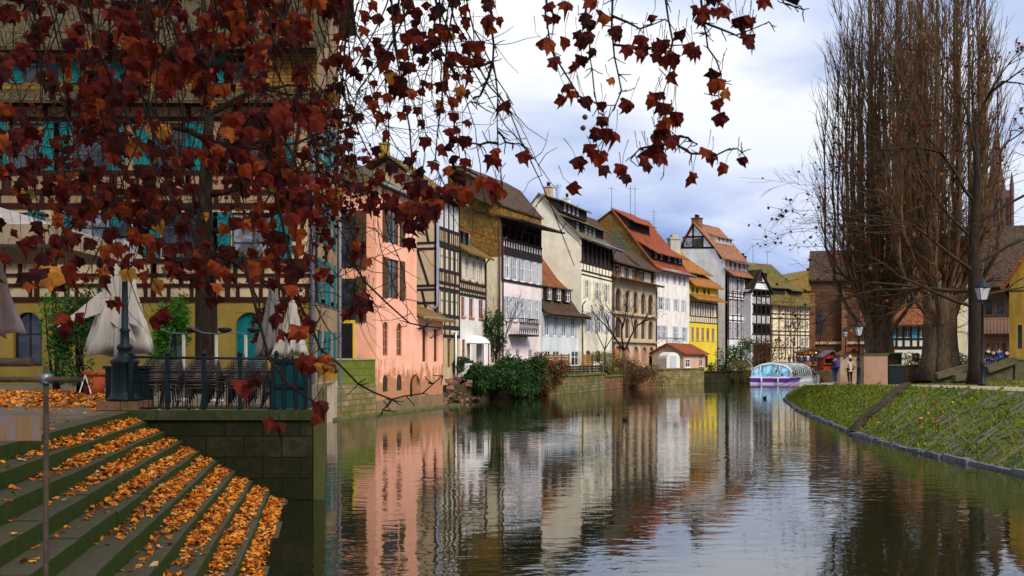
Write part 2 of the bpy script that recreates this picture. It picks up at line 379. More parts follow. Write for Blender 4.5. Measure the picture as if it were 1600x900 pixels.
    def antenna(s, x, y, z0, h, mat=STEEL, n=5, ang=.4):
        m = MB(); m.tube([(x, y, z0), (x, y, z0+h)], .035, 5)
        for k in range(n):
            zc = z0+h*(.55+.44*k/n); l = .25+.3*((k*37) % 5)/5
            m.tube([(x-l*cos(ang), y-l*sin(ang), zc), (x+l*cos(ang), y+l*sin(ang), zc)], .02, 4)
        m.tube([(x-.5, y+.3, z0+h*.92), (x+.6, y-.3, z0+h*.92)], .022, 4)
        return m.build('aerial', mat, s.root)
# ------------------------------------------------------------------ world, sun, camera
def setup():
    w = bpy.data.worlds.new('World'); S.world = w; w.use_nodes = True; nt = w.node_tree
    bg = nt.nodes['Background']; out = nt.nodes['World Output']
    sky = N(nt, 'ShaderNodeTexSky'); sky.sky_type = 'NISHITA'; sky.sun_disc = False
    sky.sun_elevation = radians(SUN_EL); sky.sun_rotation = radians(SUN_AZ)
    nt.links.new(sky.outputs[0], bg.inputs[0]); bg.inputs[1].default_value = .08
    tc = N(nt, 'ShaderNodeTexCoord'); sp = N(nt, 'ShaderNodeSeparateXYZ'); nt.links.new(tc.outputs['Generated'], sp.inputs[0])
    ad = N(nt, 'ShaderNodeMath', operation='ADD'); ad.inputs[1].default_value = .22; nt.links.new(sp.outputs[2], ad.inputs[0])
    cb = N(nt, 'ShaderNodeCombineXYZ')
    for i in (0, 1):
        dv = N(nt, 'ShaderNodeMath', operation='DIVIDE'); nt.links.new(sp.outputs[i], dv.inputs[0]); nt.links.new(ad.outputs[0], dv.inputs[1]); nt.links.new(dv.outputs[0], cb.inputs[i])
    cb.inputs[2].default_value = SKY_SEED
    n1 = noise(nt, cb.outputs[0], .9, 5, .5, .4)
    col = ramp(nt, n1, [(.38, (.23, .30, .49)), (.46, (.38, .45, .62)), (.52, (.56, .60, .70)), (.58, (.74, .75, .77))])
    up = ramp(nt, sp.outputs[2], [(0.0, (.66, .74, .93)), (.13, (.74, .80, .96)), (.26, (.97, .98, 1)), (.75, (1.7, 1.65, 1.6))])
    col = mix(nt, 1, col, up, 'MULTIPLY')
    b2 = N(nt, 'ShaderNodeBackground'); nt.links.new(col, b2.inputs[0]); b2.inputs[1].default_value = CLOUD
    mx = N(nt, 'ShaderNodeMixShader'); mx.inputs[0].default_value = .92
    nt.links.new(bg.outputs[0], mx.inputs[1]); nt.links.new(b2.outputs[0], mx.inputs[2]); nt.links.new(mx.outputs[0], out.inputs[0])
    l = bpy.data.lights.new('sun', 'SUN'); l.energy = SUN_E; l.angle = radians(22); l.color = (1, .90, .76)
    o = bpy.data.objects.new('sun', l); COL.objects.link(o)
    az = radians(SUN_AZ); el = radians(SUN_EL)      # azimuth clockwise from +Y
    dv = Vector((sin(az)*cos(el), cos(az)*cos(el), sin(el)))
    o.rotation_euler = dv.to_track_quat('Z', 'Y').to_euler(); o.location = (20, -20, 40)
    c = bpy.data.cameras.new('camera'); co = bpy.data.objects.new('camera', c); COL.objects.link(co)
    co.location = (0, 0, EYE); co.rotation_euler = (radians(90), 0, 0)
    c.lens = F/1600*36; c.sensor_width = 36; c.shift_y = (HY-450)/1600; c.clip_end = 5000; c.clip_start = .05
    c.dof.use_dof = True; c.dof.focus_distance = 30; c.dof.aperture_fstop = 5.6
    S.camera = co
    v = S.view_settings; v.view_transform = 'Standard'; v.look = 'None'; v.gamma = 1; v.exposure = EXPO; v.use_curve_mapping = False
    S.render.engine = 'CYCLES'
SUN_EL = 40; SUN_AZ = 148; SUN_E = 3.9; CLOUD = 1.5; SKY_SEED = 3.1; EXPO = 0.0
setup()

# ------------------------------------------------------------------ water and land
def water():
    m, nt, b = newmat('river water'); tc = N(nt, 'ShaderNodeTexCoord')
    b.inputs['Base Color'].default_value = (.012, .014, .005, 1); b.inputs['Roughness'].default_value = .025
    b.inputs['IOR'].default_value = 2.3; b.inputs['Specular IOR Level'].default_value = .5
    mp = N(nt, 'ShaderNodeMapping'); mp.inputs['Scale'].default_value = (.55, 1.0, 1); mp.inputs['Rotation'].default_value = (0, 0, radians(-12)); nt.links.new(tc.outputs['Object'], mp.inputs[0])
    a = noise(nt, mp.outputs[0], 2.6, 3, .5, .2); c = noise(nt, mp.outputs[0], .55, 2, .5); d = noise(nt, mp.outputs[0], .12, 2, .5)
    h = mix(nt, .35, a, c); 
    amp = ramp(nt, d, [(.40, .35), (.62, 1.0)])
    bp = N(nt, 'ShaderNodeBump'); bp.inputs['Distance'].default_value = .05
    nt.links.new(h, bp.inputs['Height']); st = N(nt, 'ShaderNodeMath', operation='MULTIPLY'); nt.links.new(amp, st.inputs[0]); st.inputs[1].default_value = .38
    nt.links.new(st.outputs[0], bp.inputs['Strength']); nt.links.new(bp.outputs[0], b.inputs['Normal'])
    w = MB(); w.poly([(-120, -60, 0), (260, -60, 0), (260, 330, 0), (-120, 330, 0)]); tag(w.build('water', m), kind='structure')
water()
DIRT = rough('dark earth', (.035, .025, .012), (.08, .06, .03), .9, .95)
def bedmat():
    return rough('river bed mud', (.02, .018, .01), (.05, .04, .02), .5, .95)
g = MB(); g.poly([(-2500, -2500, -1.2), (2500, -2500, -1.2), (2500, 2500, -1.2), (-2500, 2500, -1.2)]); tag(g.build('ground', bedmat()), kind='structure')
# left bank land
shore = [(X(520, 46.6)-.6, 46.6), (X(588, 51)-.5, 51), (-4.43-.6, 61.6), (-3.2, 66), (-1.2, 71), (3.0, 79), (8.2, 90.5), (13.8, 106), (20.5, 116), (27.5, 123), (36, 132), (60, 146), (110, 170), (260, 230)]
lb = MB(); top = [(x, y, 1.2) for x, y in shore]
lb.poly(top+[(260, 900, 1.2), (-900, 900, 1.2), (-900, 44, 1.2), (-8.8, 44, 1.2)])
n = len(shore)
for i in range(n-1): lb.poly([(shore[i][0], shore[i][1], 1.2), (shore[i][0], shore[i][1], -1.2), (shore[i+1][0], shore[i+1][1], -1.2), (shore[i+1][0], shore[i+1][1], 1.2)])
tag(lb.build('river_bank', DIRT), kind='structure')

# terrace at the left and its steps
STEPX = lambda D: -8.13-.193*(D-20.5)
GRAV = rough('trodden gravel', (.09, .07, .042), (.19, .15, .095), 3, .95, bs=.6)
t = MB(); TZ = 1.87
t.poly([(STEPX(20.5)-.001, 20.5, TZ), (-4.24, 20.5, TZ), (-8.2, 41.5, TZ), (-8.6, 47, TZ), (-70, 47, TZ), (-70, -12, TZ), (STEPX(-12), -12, TZ)])
t.poly([(STEPX(20.5), 20.5, TZ), (-4.24, 20.5, TZ), (-4.24, 20.5, -1), (STEPX(20.5), 20.5, -1)][::-1])
t.poly([(-4.24, 20.5, TZ), (-8.2, 41.5, TZ), (-8.2, 41.5, -1), (-4.24, 20.5, -1)][::-1])
tag(t.build('terrace', GRAV), kind='structure')
def stepmat():
    m, nt, b = newmat('mossy step stone'); v = coords(nt); n = noise(nt, v, 2.2, 7, .7); n2 = noise(nt, v, 9, 4, .7)
    g = N(nt, 'ShaderNodeNewGeometry'); sp = N(nt, 'ShaderNodeSeparateXYZ'); nt.links.new(g.outputs['True Normal'], sp.inputs[0])
    stn = mix(nt, n2, (.035, .032, .020), (.115, .10, .065)); stn = mix(nt, ramp(nt, n, [(.48, 0), (.66, 1)]), stn, (.06, .075, .02))
    mos = mix(nt, n2, (.010, .016, .003), (.055, .085, .010))
    col = mix(nt, ramp(nt, sp.outputs[2], [(.3, 0), (.7, 1)]), mos, stn)
    nt.links.new(col, b.inputs['Base Color']); b.inputs['Roughness'].default_value = .85; bump(nt, b, mix(nt, .5, n, n2), .7, .03); return m
SM = stepmat()
st = empty('stone_steps', (STEPX(20.5), 20.5, 0), 0, 'mossy grey stone steps leading down to the water, strewn with orange leaves', 'steps')
for k in range(9):
    m = MB(); z = 1.87-.207*(k+1); D0, D1 = -4.0, 20.49
    segs = [D0]; 
    while segs[-1] < D1: segs.append(min(D1, segs[-1]+random.uniform(1.6, 2.4)))
    for a, c in zip(segs[:-1], segs[1:]):
        dz = random.uniform(-.010, .010); jx = random.uniform(-.03, .03)
        def P(D, kk, zz): return (STEPX(D)+kk*.373-STEPX(20.5), D-20.5, zz)
        x0, x1 = k-.05, k+1+jx
        vs = [P(a+.006, x0, -.6), P(a+.006, x1, -.6), P(c, x1, -.6), P(c, x0, -.6), P(a+.006, x0, z+dz), P(a+.006, x1, z+dz), P(c, x1, z+dz), P(c, x0, z+dz)]
        m.add(vs, [(0,3,2,1),(4,5,6,7),(0,1,5,4),(1,2,6,5),(2,3,7,6),(3,0,4,7)])
    m.build('step', SM, st)
m = MB(); vs = []
for D in (-4, 20.49): vs += [(STEPX(D)-.42-STEPX(20.5), D-20.5, TZ+.006), (STEPX(D)-.005-STEPX(20.5), D-20.5, TZ+.006), (STEPX(D)-.005-STEPX(20.5), D-20.5, 1.4), (STEPX(D)-.42-STEPX(20.5), D-20.5, 1.4)]
m.add(vs, [(0,1,5,4),(1,2,6,5),(3,7,6,2),(0,4,7,3)]); m.build('kerb_stone', SM, st)

# terrace retaining wall facing the camera, green corner post
rw = empty('retaining_wall', (-6.2, 20.45, 0), 0, 'dark mossy stone retaining wall under the terrace railing at the foot of the steps', 'wall')
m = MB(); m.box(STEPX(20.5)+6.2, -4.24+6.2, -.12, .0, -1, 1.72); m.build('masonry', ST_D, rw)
m = MB(); x = STEPX(20.5)+6.2
while x < 1.9: 
    w_ = min(random.uniform(.9, 1.3), 1.98-x); m.box(x+.005, x+w_, -.2, .1, 1.70, 1.90); x += w_
m.build('coping', stone('dark coping', (.05, .05, .035), (.09, .085, .06), 3, 3, (.035, .05, .012), .7), rw)
sw = MB(); 
for i in range(1): sw.add([(-4.22, 20.4, -1), (-8.18, 41.5, -1), (-8.18, 41.5, 1.86), (-4.22, 20.4, 1.86), (-3.98, 20.4, -1), (-8.0, 41.5, -1), (-8.0, 41.5, 1.86), (-3.98, 20.4, 1.86)], [(0,1,2,3),(4,7,6,5),(3,2,6,7),(0,3,7,4),(1,5,6,2)])
o = sw.build('river_wall', rough('green slimy stone', (.035, .042, .012), (.10, .10, .035), 1.5, .8, sz=(1, 1, .3))); tag(o, 'green slimy stone river wall running back from the terrace corner', 'wall')

# right bank
BOT = [(-6, 15.5), (10, 14.2), (18, 13.6), (24.7, 13.2), (27.8, 12.97), (31.5, 13.0), (36.6, 13.3), (45, 14.7), (56, 16.6), (69, 19.6), (80, 22.8), (92, 28), (104, 36), (114, 50), (124, 80), (140, 200)]
TOP = [(-6, 18.9, 2.1), (10, 17.8, 2.05), (18, 17.1, 2.0), (24.7, 16.4, 1.98), (28, 16.0, 1.97), (32, 15.9, 1.94), (38, 16.2, 1.87), (47, 17.4, 1.70), (57, 18.7, 1.40), (69, 21.2, 1.0), (80, 24.4, .75), (91, 29.5, .7), (102, 37.5, .8), (112, 50, 1.2), (121, 80, 1.6), (136, 200, 1.7)]
def lerpk(K, y, j):
    for a, c in zip(K[:-1], K[1:]):
        if y <= c[0]: 
            t = (y-a[0])/(c[0]-a[0]); return a[j]+(c[j]-a[j])*t
    return K[-1][j]
def bankpt(y, t):       # t 0 bottom .. 1 top
    bx = lerpk(BOT, y, 1); tx = lerpk(TOP, y, 1); tz = lerpk(TOP, y, 2)
    return Vector((bx+(tx-bx)*t, y+0.0*t, -.05+(tz+.05)*(t**.9)))
def grassmat():
    m, nt, b = newmat('bank turf'); v = coords(nt); n = noise(nt, v, .5, 6, .7); n2 = noise(nt, v, 6, 5, .75)
    c = mix(nt, n2, (.04, .07, .006), (.17, .22, .02)); c = mix(nt, ramp(nt, n, [(.5, 0), (.68, 1)]), c, mix(nt, n2, (.06, .045, .01), (.16, .13, .03)))
    nt.links.new(c, b.inputs['Base Color']); b.inputs['Roughness'].default_value = .95; bump(nt, b, n2, .9, .06); return m
GR = grassmat()
m = MB(); ys = [-6+i*1.0 for i in range(147)]
for i, y in enumerate(ys):
    for j in range(9):
        p = bankpt(y, j/8); 
        if 0 < j < 8: p.z += random.uniform(-.03, .03)
        m.v.append(tuple(p))
for i in range(len(ys)-1):
    for j in range(8): m.f.append((i*9+j, (i+1)*9+j, (i+1)*9+j+1, i*9+j+1)[::-1]); m.sm.append(True)
tag(m.build('grassy_bank', GR), kind='structure')
# path strip and ground behind it
PATH = rough('pale trodden path', (.20, .16, .11), (.34, .28, .21), 1.6, .95, bs=.3); TURF2 = rough('park ground', (.03, .045, .01), (.10, .09, .03), .5, .95, bs=.6)
def gz(x, y):
    tx = lerpk(TOP, y, 1); tz = lerpk(TOP, y, 2); d = max(0, x-tx-3.2)
    far = 2.02; t = min(1, d/9); return tz+(far-tz)*t*t*(3-2*t)
def strip(name, mat, offs, dz):
    m = MB(); k = len(offs)
    for y in ys:
        tx = lerpk(TOP, y, 1)
        for o_ in offs: m.v.append((tx+o_, y, gz(tx+o_, y)+dz))
    for i in range(len(ys)-1):
        for j in range(k-1): m.f.append((i*k+j, i*k+j+1, (i+1)*k+j+1, (i+1)*k+j)); m.sm.append(True)
    tag(m.build(name, mat), kind='structure')
strip('path', PATH, [0, 1.2, 2.4, 3.4], .012)
strip('park_ground', TURF2, [3.1, 4.5, 6.5, 9, 12, 16, 22, 40, 120, 600], 0)
# far quay land beyond the bend
fm = MB(); fq = [(24, 165), (36, 152), (46, 143), (60, 138), (90, 140), (600, 150)]
fm.poly([(x, y, 1.9) for x, y in fq]+[(600, 900, 1.9), (24, 900, 1.9)][::1]); 
for a, c in zip(fq[:-1], fq[1:]): fm.poly([(a[0], a[1], 1.9), (a[0], a[1], -1), (c[0], c[1], -1), (c[0], c[1], 1.9)])
tag(fm.build('quay_ground', ST_S), kind='structure')
# kerb of grey blocks at the water's edge
rv_ = lambda s: Vector((random.uniform(-s, s), random.uniform(-s, s), random.uniform(-s, s)))
KB = rough('grey kerb blocks', (.045, .048, .055), (.16, .165, .18), 3, .8)
m = MB(); y = 14.0
while y < 70:
    l = random.uniform(.25, .8); a = bankpt(y, 0); c = bankpt(y+l-.02, 0); d = (c-a); sdv = Vector((d.y, -d.x, 0)).normalized()
    ctr = (a+c)/2+Vector((0, 0, .05+random.uniform(-.05, .04)))-sdv*-.12
    m.obox(ctr, d, sdv*random.uniform(.32, .5)+rv_(.04), Vector((0, 0, .22))+sdv*random.uniform(-.03, .09)); y += l
tag(m.build('kerb', KB), kind='structure')
# paving stones bedded in the turf
PV = island('weathered paving slabs', [(0, (.04, .05, .015)), (.5, (.08, .085, .035)), (1, (.15, .14, .08))], .9, 0)
m = MB()
for i in range(650):
    y = random.uniform(18, 46); t = random.uniform(.05, .98)
    if y > 37 and random.random() < .75: continue
    p = bankpt(y, t); nx = (bankpt(y, min(1, t+.05))-bankpt(y, t-.05)).normalized(); al = (bankpt(y+.2, t)-bankpt(y, t)).normalized()
    al = (al+nx*.25+Vector((random.uniform(-.08, .08), 0, 0))).normalized(); up = al.cross(nx).normalized(); up = up if up.z > 0 else -up
    m.obox(p+up*random.uniform(-.005, .02), al*random.uniform(.12, .2), nx*random.uniform(.35, .75), up*.05+nx*.015)
tag(m.build('paving_stones', PV), kind='stuff')
# drainage gutter of two stone kerbs down the slope
dg = MB()
pts = [(38.5, 0.0), (38.9, .25), (39.3, .5), (39.7, .75), (40.1, 1.0)]
for off, w_, h_ in ((-.42, .26, .24), (.52, .18, .17), (.08, .66, .04)):
    for (y0, t0), (y1, t1) in zip(pts[:-1], pts[1:]):
        a = bankpt(y0+off, t0); c = bankpt(y1+off, t1); d = c-a; sdv = Vector((d.y, -d.x, 0)).normalized(); up = sdv.cross(d).normalized(); up = up if up.z > 0 else -up
        dg.obox((a+c)/2+up*(h_/2-.03), d*.99, sdv*w_, up*h_)
tag(dg.build('stone_gutter', rough('brown gutter stone', (.018, .013, .008), (.075, .055, .035), 2, .9)), 'brown stone drainage gutter crossing the grassy bank down to the water', 'gutter')
# grass tufts
GB = island('grass blades', [(0, (.05, .11, .005)), (.6, (.15, .22, .012)), (.9, (.28, .27, .03)), (1, (.34, .24, .05))], .8, .3)
m = MB()
def blade(p, h, lean, w=.012):
    a = random.uniform(0, 2*pi); s = Vector((cos(a), sin(a), 0))*w; q = p+Vector((random.uniform(-1, 1)*lean, random.uniform(-1, 1)*lean, h))
    m.add([p-s, p+s, q], [(0, 1, 2)])
for i in range(26000):
    y = 18+(random.random()**1.3)*60; t = random.uniform(.02, 1.0); 
    if y < 38 and random.random() < .15: continue
    blade(bankpt(y, t), random.uniform(.05, .14), .07, .02+.0004*y)
for i in range(9000):
    y = random.uniform(26, 60); tx = lerpk(TOP, y, 1)+3.4+random.random()*9
    blade(Vector((tx, y, gz(tx, y))), random.uniform(.04, .10), .05, .03)
tag(m.build('grass', GB), kind='stuff')
# ------------------------------------------------------------------ left half-timbered house with teal shutters
def arr(a, *r): return [(a+x, a+y) for x, y in r]
h = House('half_timbered_house', 'large half-timbered house with teal shutters and tiled roof behind the plane tree branches', -260, 42, 0, 493, flat=True)
z = lambda py: EYE+(HY-py)/F*42
ux = lambda px: h.uz(px, HY)[0]
GW = z(470)
for a, b in ((-110, -60), (20, 66)): h.win(ux(a), ux(b), z(572), z(488), frame=TBLK, glass=GLASS, arch=True, rec=.3, mull=1)
h.win(ux(368), ux(412), z(600), z(488), frame=TEAL, glass=TEAL, arch=True, rec=.22, bars=2); 
h.win(ux(255), ux(290), z(600), z(495), frame=TBLK, glass=GLASS, rec=.2)
h.front(OCHRE, 1.8, GW)
B = [(-150, -95), (-10, 42), (115, 172), (252, 312), (362, 428)]
for a, b in B: h.win(ux(a), ux(b), z(402), z(332), frame=DFR, glass=GLASB if a in (362, 115) else GLASS, shut=TEAL, sw=.78, rec=.14, mull=1, bars=2)
h.front(SAND, GW, z(322))
for a, b in [(-150, -95), (12, 66), (112, 170), (236, 290), (372, 428)]: h.win(ux(a), ux(b), z(266), z(192), frame=DFR, glass=GLASS, shut=TEAL, sw=.74, rec=.14, bars=2)
h.front(PEACH, z(322), z(158))
for a, b in [(-140, -100), (30, 70), (128, 170), (255, 296), (350, 387)]: h.win(ux(a), ux(b), z(126), z(82), y=.35, frame=DFR, glass=GLASS, shut=TEAL, sw=.55, rec=.1)
h.front(T_CLAD, z(158)+.3, z(62), y=.35, name='tiled_wall')
ZE = z(158)
prof = [(0, ZE), (.35, ZE+.3), (.35, z(62)), (5.5, z(62)+6.0), (5.6, z(62)+5.9)]
h.shell(PEACH, prof, 0)
h.roof([(-.75, ZE-.15), (.34, ZE+.62)], T_YM, x1=h.L+.25, th=.12, name='skirt_roof')
h.roof([(-.55, z(62)-.35), (5.55, z(62)+6.4)], T_YM, x1=h.L+.5, th=.16, sag=.12)
h.roof([(5.5, z(62)+6.4), (8, z(62)+3)], T_YM, x1=h.L+.5, th=.16)
# timber: bands, posts, braces
hz = [(z(270), .2), (z(300), .22), (z(322), .26), (z(408), .2), (z(446), .16), (z(468), .22), (z(186), .18), (z(163), .22)]
posts = []; diag = []
for a, b in [(12, 66), (112, 170), (236, 290), (372, 428), (-150, -95)]:
    for q in (a-5, b+5): posts.append((ux(q), z(300), z(160), .2))
for q in range(-240, 490, 28): posts.append((ux(q+(q*7) % 9), z(300), z(270), .17))
for q in range(-240, 490, 34): posts.append((ux(q), z(322), z(304), .2))
for q in (-200, -60, 5, 58, 105, 183, 240, 322, 356, 434, 489): posts.append((ux(q), z(468), z(325), .22))
for q in range(-240, 490, 42): posts.append((ux(q+20), z(446), z(408), .17))
for q in range(-240, 490, 36): posts.append((ux(q), z(468), z(446), .15))
diag += [(ux(451), z(468), ux(478), z(325)), (ux(435), z(405), ux(452), z(330)), (ux(452), z(300), ux(470), z(180)), (ux(62), z(446), ux(88), z(408)), (ux(200), z(404), ux(228), z(330)), (ux(320), z(300), ux(345), z(200)), (ux(75), z(300), ux(100), z(190)), (ux(330), z(446), ux(350), z(410))]
hz2 = [(z(430), .14)]
h.beams(TRED, hz+hz2, posts, diag, w=.2, proud=.06)
h.beams(T_DRK, [(z(62)-.3, .3)], [], y=.35, name='eave_board', proud=.3)
m = MB(); m.tube([(h.L-.1, -.15, 1.9), (h.L-.1, -.15, ZE-.6), (h.L-.1, -.5, ZE-.3)], .1, 8); m.build('drainpipe', ZINC, h.root)
# river side of this house
for x0 in (.7, 2.9):
    for zz0 in (z(585), z(470), z(372), z(240)):
        m = MB()
        m.box(h.L+.01, h.L+.05, x0+.35, x0+1.1, zz0, zz0+1.9); m.build('window', GLASS, h.root)
        for q in (x0-.25, x0+1.15):
            m = MB(); m.box(h.L+.02, h.L+.08, q, q+.55, zz0-.05, zz0+1.95); m.build('shutter', TEAL, h.root)
m = MB()
for zz0 in (z(322), z(468), z(300), z(186)): m.box(h.L+.004, h.L+.05, 0, 5.4, zz0-.1, zz0+.1)
for q in (.1, 2.4, 5.3): m.box(h.L+.006, h.L+.055, q-.1, q+.1, z(468), ZE)
m.build('side_timber', TRED, h.root)
m = MB(); m.tube([(h.L+.1, 5.35, .4), (h.L+.1, 5.35, z(300)), (h.L+.1, 5.35, ZE)], .09, 8); m.build('downpipe', ZINC, h.root)
m = MB(); m.box(h.L-1.0, h.L+.02, .02, 5.45, -.8, 1.9); m.build('plinth', BEIGE, h.root)
for px, w_ in ((300, 60), (392, 70), (30, 60)):      # window boxes with plants
    m = MB(); m.box(ux(px-w_/2), ux(px+w_/2), -.35, -.08, z(410), z(403)); wb = m.build('window_box', BLACK, h.root)
    m = MB()
    for i in range(70):
        x = random.uniform(ux(px-w_/2), ux(px+w_/2)); p = Vector((x, random.uniform(-.33, -.1), z(403))); q = p+Vector((random.uniform(-.15, .15), random.uniform(-.15, .1), random.uniform(.1, .4))); s = Vector((.05, .02, 0)); m.add([p-s, p+s, q+s, q-s], [(0, 1, 2, 3)])
    m.build('plants', island('box plants', [(0, (.03, .06, .02)), (.6, (.10, .09, .05)), (.9, (.3, .28, .26)), (1, (.4, .1, .06))]), wb)

# ------------------------------------------------------------------ salmon house
h = House('salmon_house', 'salmon pink plastered house standing in the river with brown shutters and arched openings', 588, 51, 1204, 692)
u = lambda px: h.uz(px, HY)[0]
Lt = u(651); ze = h.zz(287)
h.row([(606, 624)], 316, 378, 606, frame=DFR, shut=BRSH, sw=.75, rec=.15, bars=2)
h.row([(606, 624)], 403, 465, 606, frame=DFR, shut=BRSH, sw=.75, rec=.15, bars=2)
h.row([(598, 607.5), (619.5, 629)], 503, 556, 605, frame=RWIN, arch=True, rec=.15, bars=3)
h.row([(598, 606.5), (620, 628.5)], 586, 612, 605, frame=DFR, arch=True, rec=.13, bars=2)
h.row([(640.5, 657.5)], 585, 636, 649, frame=None, glass=ST_D, arch=True, rec=.3)
h.row([(660, 667.5), (678, 685)], 510, 565, 664, frame=None, glass=rough('shaded niche brown', (.035, .014, .008), (.11, .045, .02), 2), arch=True, rec=.17)  # blackish brown backs paint the shade inside the annex niches
R = h.rects; zmid = h.uz(660, 497)[1]
h.front(PINK, -.6, ze, 0, u(637), name='wall'); h.front(PINK, -.6, zmid, u(637)+.0, h.L, name='wall')
m = MB(); m.poly([(u(637), 0, zmid), (Lt, 0, zmid), (Lt, 0, ze), (u(637), 0, ze)]); m.build('wall', PINK, h.root)
# side/back walls, round-shouldered eaves
h.shell(PINK, [(0, ze), (7, ze)], -.6, 0, Lt)
m = MB(); e = .35; x0, x1, y0, y1 = -e, Lt+e, -e, 7+e
m.add([(x0, y0, ze-.05), (x1, y0, ze-.05), (x1, y1, ze-.05), (x0, y1, ze-.05), (2.2, 3.5, ze+2.3), (x1, 3.5, ze+2.3)], [(0, 1, 5, 4), (2, 3, 4, 5), (3, 0, 4), (1, 2, 5), (3, 2, 1, 0)]); m.build('roof', T_YM, h.root)
h.gutter(-.4, ze, ZINC, -.4, Lt+.3)
d_ = MB(); d_.box(-.2, 1.6, 3.2, 5.6, ze+.1, ze+2.0); dd = d_.build('roof_turret', T_CLAD, h.root); d_ = MB(); d_.prism([(2.8, ze+1.9), (4.4, ze+2.9), (6, ze+1.9), (6, ze+1.75), (2.8, ze+1.75)], -.5, 1.9); d_.build('turret_roof', T_BRN, dd)
h.shell(PINK, [(0, zmid), (4, zmid+.9)], -.6, Lt+.01, h.L)

h.roof([(-.75, zmid-.05), (2.4, zmid+1.3)], T_BRN, Lt+.02, h.L+.4, .12, 'lean_to_roof'); h.gutter(-.5, zmid, ZINC, Lt, h.L+.45)
m = MB(); m.box(-.03, h.L+.02, -.06, -.003, -.6, .75); m.build('plinth', rough('worn footing', (.13, .11, .06), (.28, .17, .10), 1.3), h.root)
# side openings towards the camera
m = MB(); yA, zA = h.yz(566, 330); yB, zB = h.yz(540, 425)
for pa, pb in ((332, 418), (435, 500)):
    ya, za = h.yz(557, pa); yb, zb = h.yz(533, pb); m = MB(); m.box(-.05, -.004, ya, yb, za, zb); w_ = m.build('window', GLASS, h.root)
    m = MB(); m.box(-.09, -.05, yb, yb+.55, zb-.1, za+.1); m.build('shutter', BRSH, h.root); m = MB(); m.box(-.09, -.05, ya-.6, ya, zb-.1, za+.1); m.build('shutter', BRSH, h.root)
ya, za = h.yz(552, 505); yb, zb = h.yz(520, 563); m = MB(); m.box(-.05, -.004, ya, yb+.5, zb-1, za); m.build('door', BLACK, h.root)
m = MB(); m.box(-.07, -.052, ya-.12, yb+.5, za, za+.16); m.box(-.07, -.052, ya-.12, ya, zb-1, za); m.build('door_frame', YEL, h.root)

# mossy garden wall between the first two houses
gw = empty('garden_wall', (X(523, 46.8), 46.8, 0), atan2(51-46.8, X(588, 51)-X(523, 46.8)), 'green mossy block wall between timbered house and salmon house, rising from the river', 'wall')
L = hypot(51-46.8, X(588, 51)-X(523, 46.8)); 
m = MB(); m.box(-.5, L-.02, 0, .5, -1, 1.65); m.build('lower_masonry', ST_Q, gw); m = MB(); m.box(-.5, L-.02, .06, .5, 1.65, 2.92); m.build('upper_masonry', ST_G, gw)
m = MB(); m.box(-.5, L-.02, .02, .56, 2.92, 3.0); m.build('coping', rough('pale coping', (.2, .22, .1), (.34, .34, .2), 3), gw)
m = MB(); m.box(-1.2, L+11, -.35, .0, -.6, .12); o = m.build('footing', rough('mossy footing', (.05, .07, .01), (.14, .13, .06), 2), gw)
fence = MB()
cb = MB(); cp = [Vector((X(470, 33), 33, 2.3)), Vector((X(560, 42), 42, 1.4)), Vector((X(612, 48), 48, .55)), Vector((X(655, 53), 53, .9)), Vector((X(692, 60), 60, 2.1))]

# ------------------------------------------------------------------ half-timbered row
h = House('half_timbered_house', 'narrow beige half-timbered house with closed shutters behind the salmon house', 683, 64, 1255, 718)
u = lambda px: h.uz(px, HY)[0]; z = lambda py: h.uz(683, py)[1]
cols = [(688.5, 694), (697, 702.5), (705.5, 711)]
h.row([(687, 692), (694.5, 699.5), (702, 707), (709.5, 714.5)], 314, 352, 683, frame=WSH, glass=GREYSH, rec=.06, mull=0)
for a, b, mt in ((383, 419, CRSH), (452, 491, CRSH)): h.row([(688, 693), (696, 701), (704, 709), (711.5, 715.5)], a, b, 683, frame=TBLK, glass=mt, rec=.06, mull=0)
h.row([(688, 694), (699, 706), (709, 715)], 528, 575, 683, frame=OCHRE, glass=GLASS, rec=.2, arch=False)
h.front(SAND, 1.0, z(306)); 
hz = [(z(308), .25), (z(354), .2), (z(377), .2), (z(382), .12), (z(420), .2), (z(440), .2), (z(449), .2), (z(492), .2), (z(510), .25), (z(524), .2)]
posts = [(u(p), z(382), z(308), .16) for p in (684, 693.3, 700.8, 708.2, 717.4)]+[(u(p), z(524), z(382), .18) for p in (684, 694.6, 702.5, 710, 717.4)]+[(u(p), z(377), z(356), .06) for p in (687, 690, 693, 696, 699, 702, 705, 708, 711, 714)]+[(u(p), z(440), z(422), .07) for p in (687, 690, 697, 700, 706, 712)]
h.beams(TBLK, hz, posts, [], proud=.05)
zl = z(306); h.shell(SAND, [(0, zl), (3.5, zl+2.6), (8, zl+.5)], 0)
# gable facing the camera
hs = []
for py in (308, 323, 341, 379, 388, 446, 452, 473): a = h.yz(683, py)[1]; hs.append((0, a, 3.2, a))
for q in (.1, 1.6, 3.0): hs.append((q, z(520), q, zl))
hs += [(.6, z(379), 1.2, z(308)), (1.9, z(379), 2.5, z(312)), (.6, z(446), 1.4, z(390)), (2.3, z(446), 1.7, z(390)), (.6, z(500), 1.1, z(452)), (2.6, z(500), 2.2, z(452))]
h.sidebeams(TBLK, hs, .16)
h.roof([(-.5, zl+.02), (3.5, zl+2.95), (4.2, zl+2.7), (8.2, zl+.4)], T_BRN, -.6, h.L+.1, .16); h.gutter(-.55, zl, ZINC, -.7)
m = MB(); m.tube([(-.12, -.1, zl), (-.12, -.1, z(478)), (-.9, .3, z(488))], .1, 8); m.build('drainpipe', ZINC, h.root)
h.chimney(1.5, 4.5, zl+1, zl+4.0, .55, GROTTO)
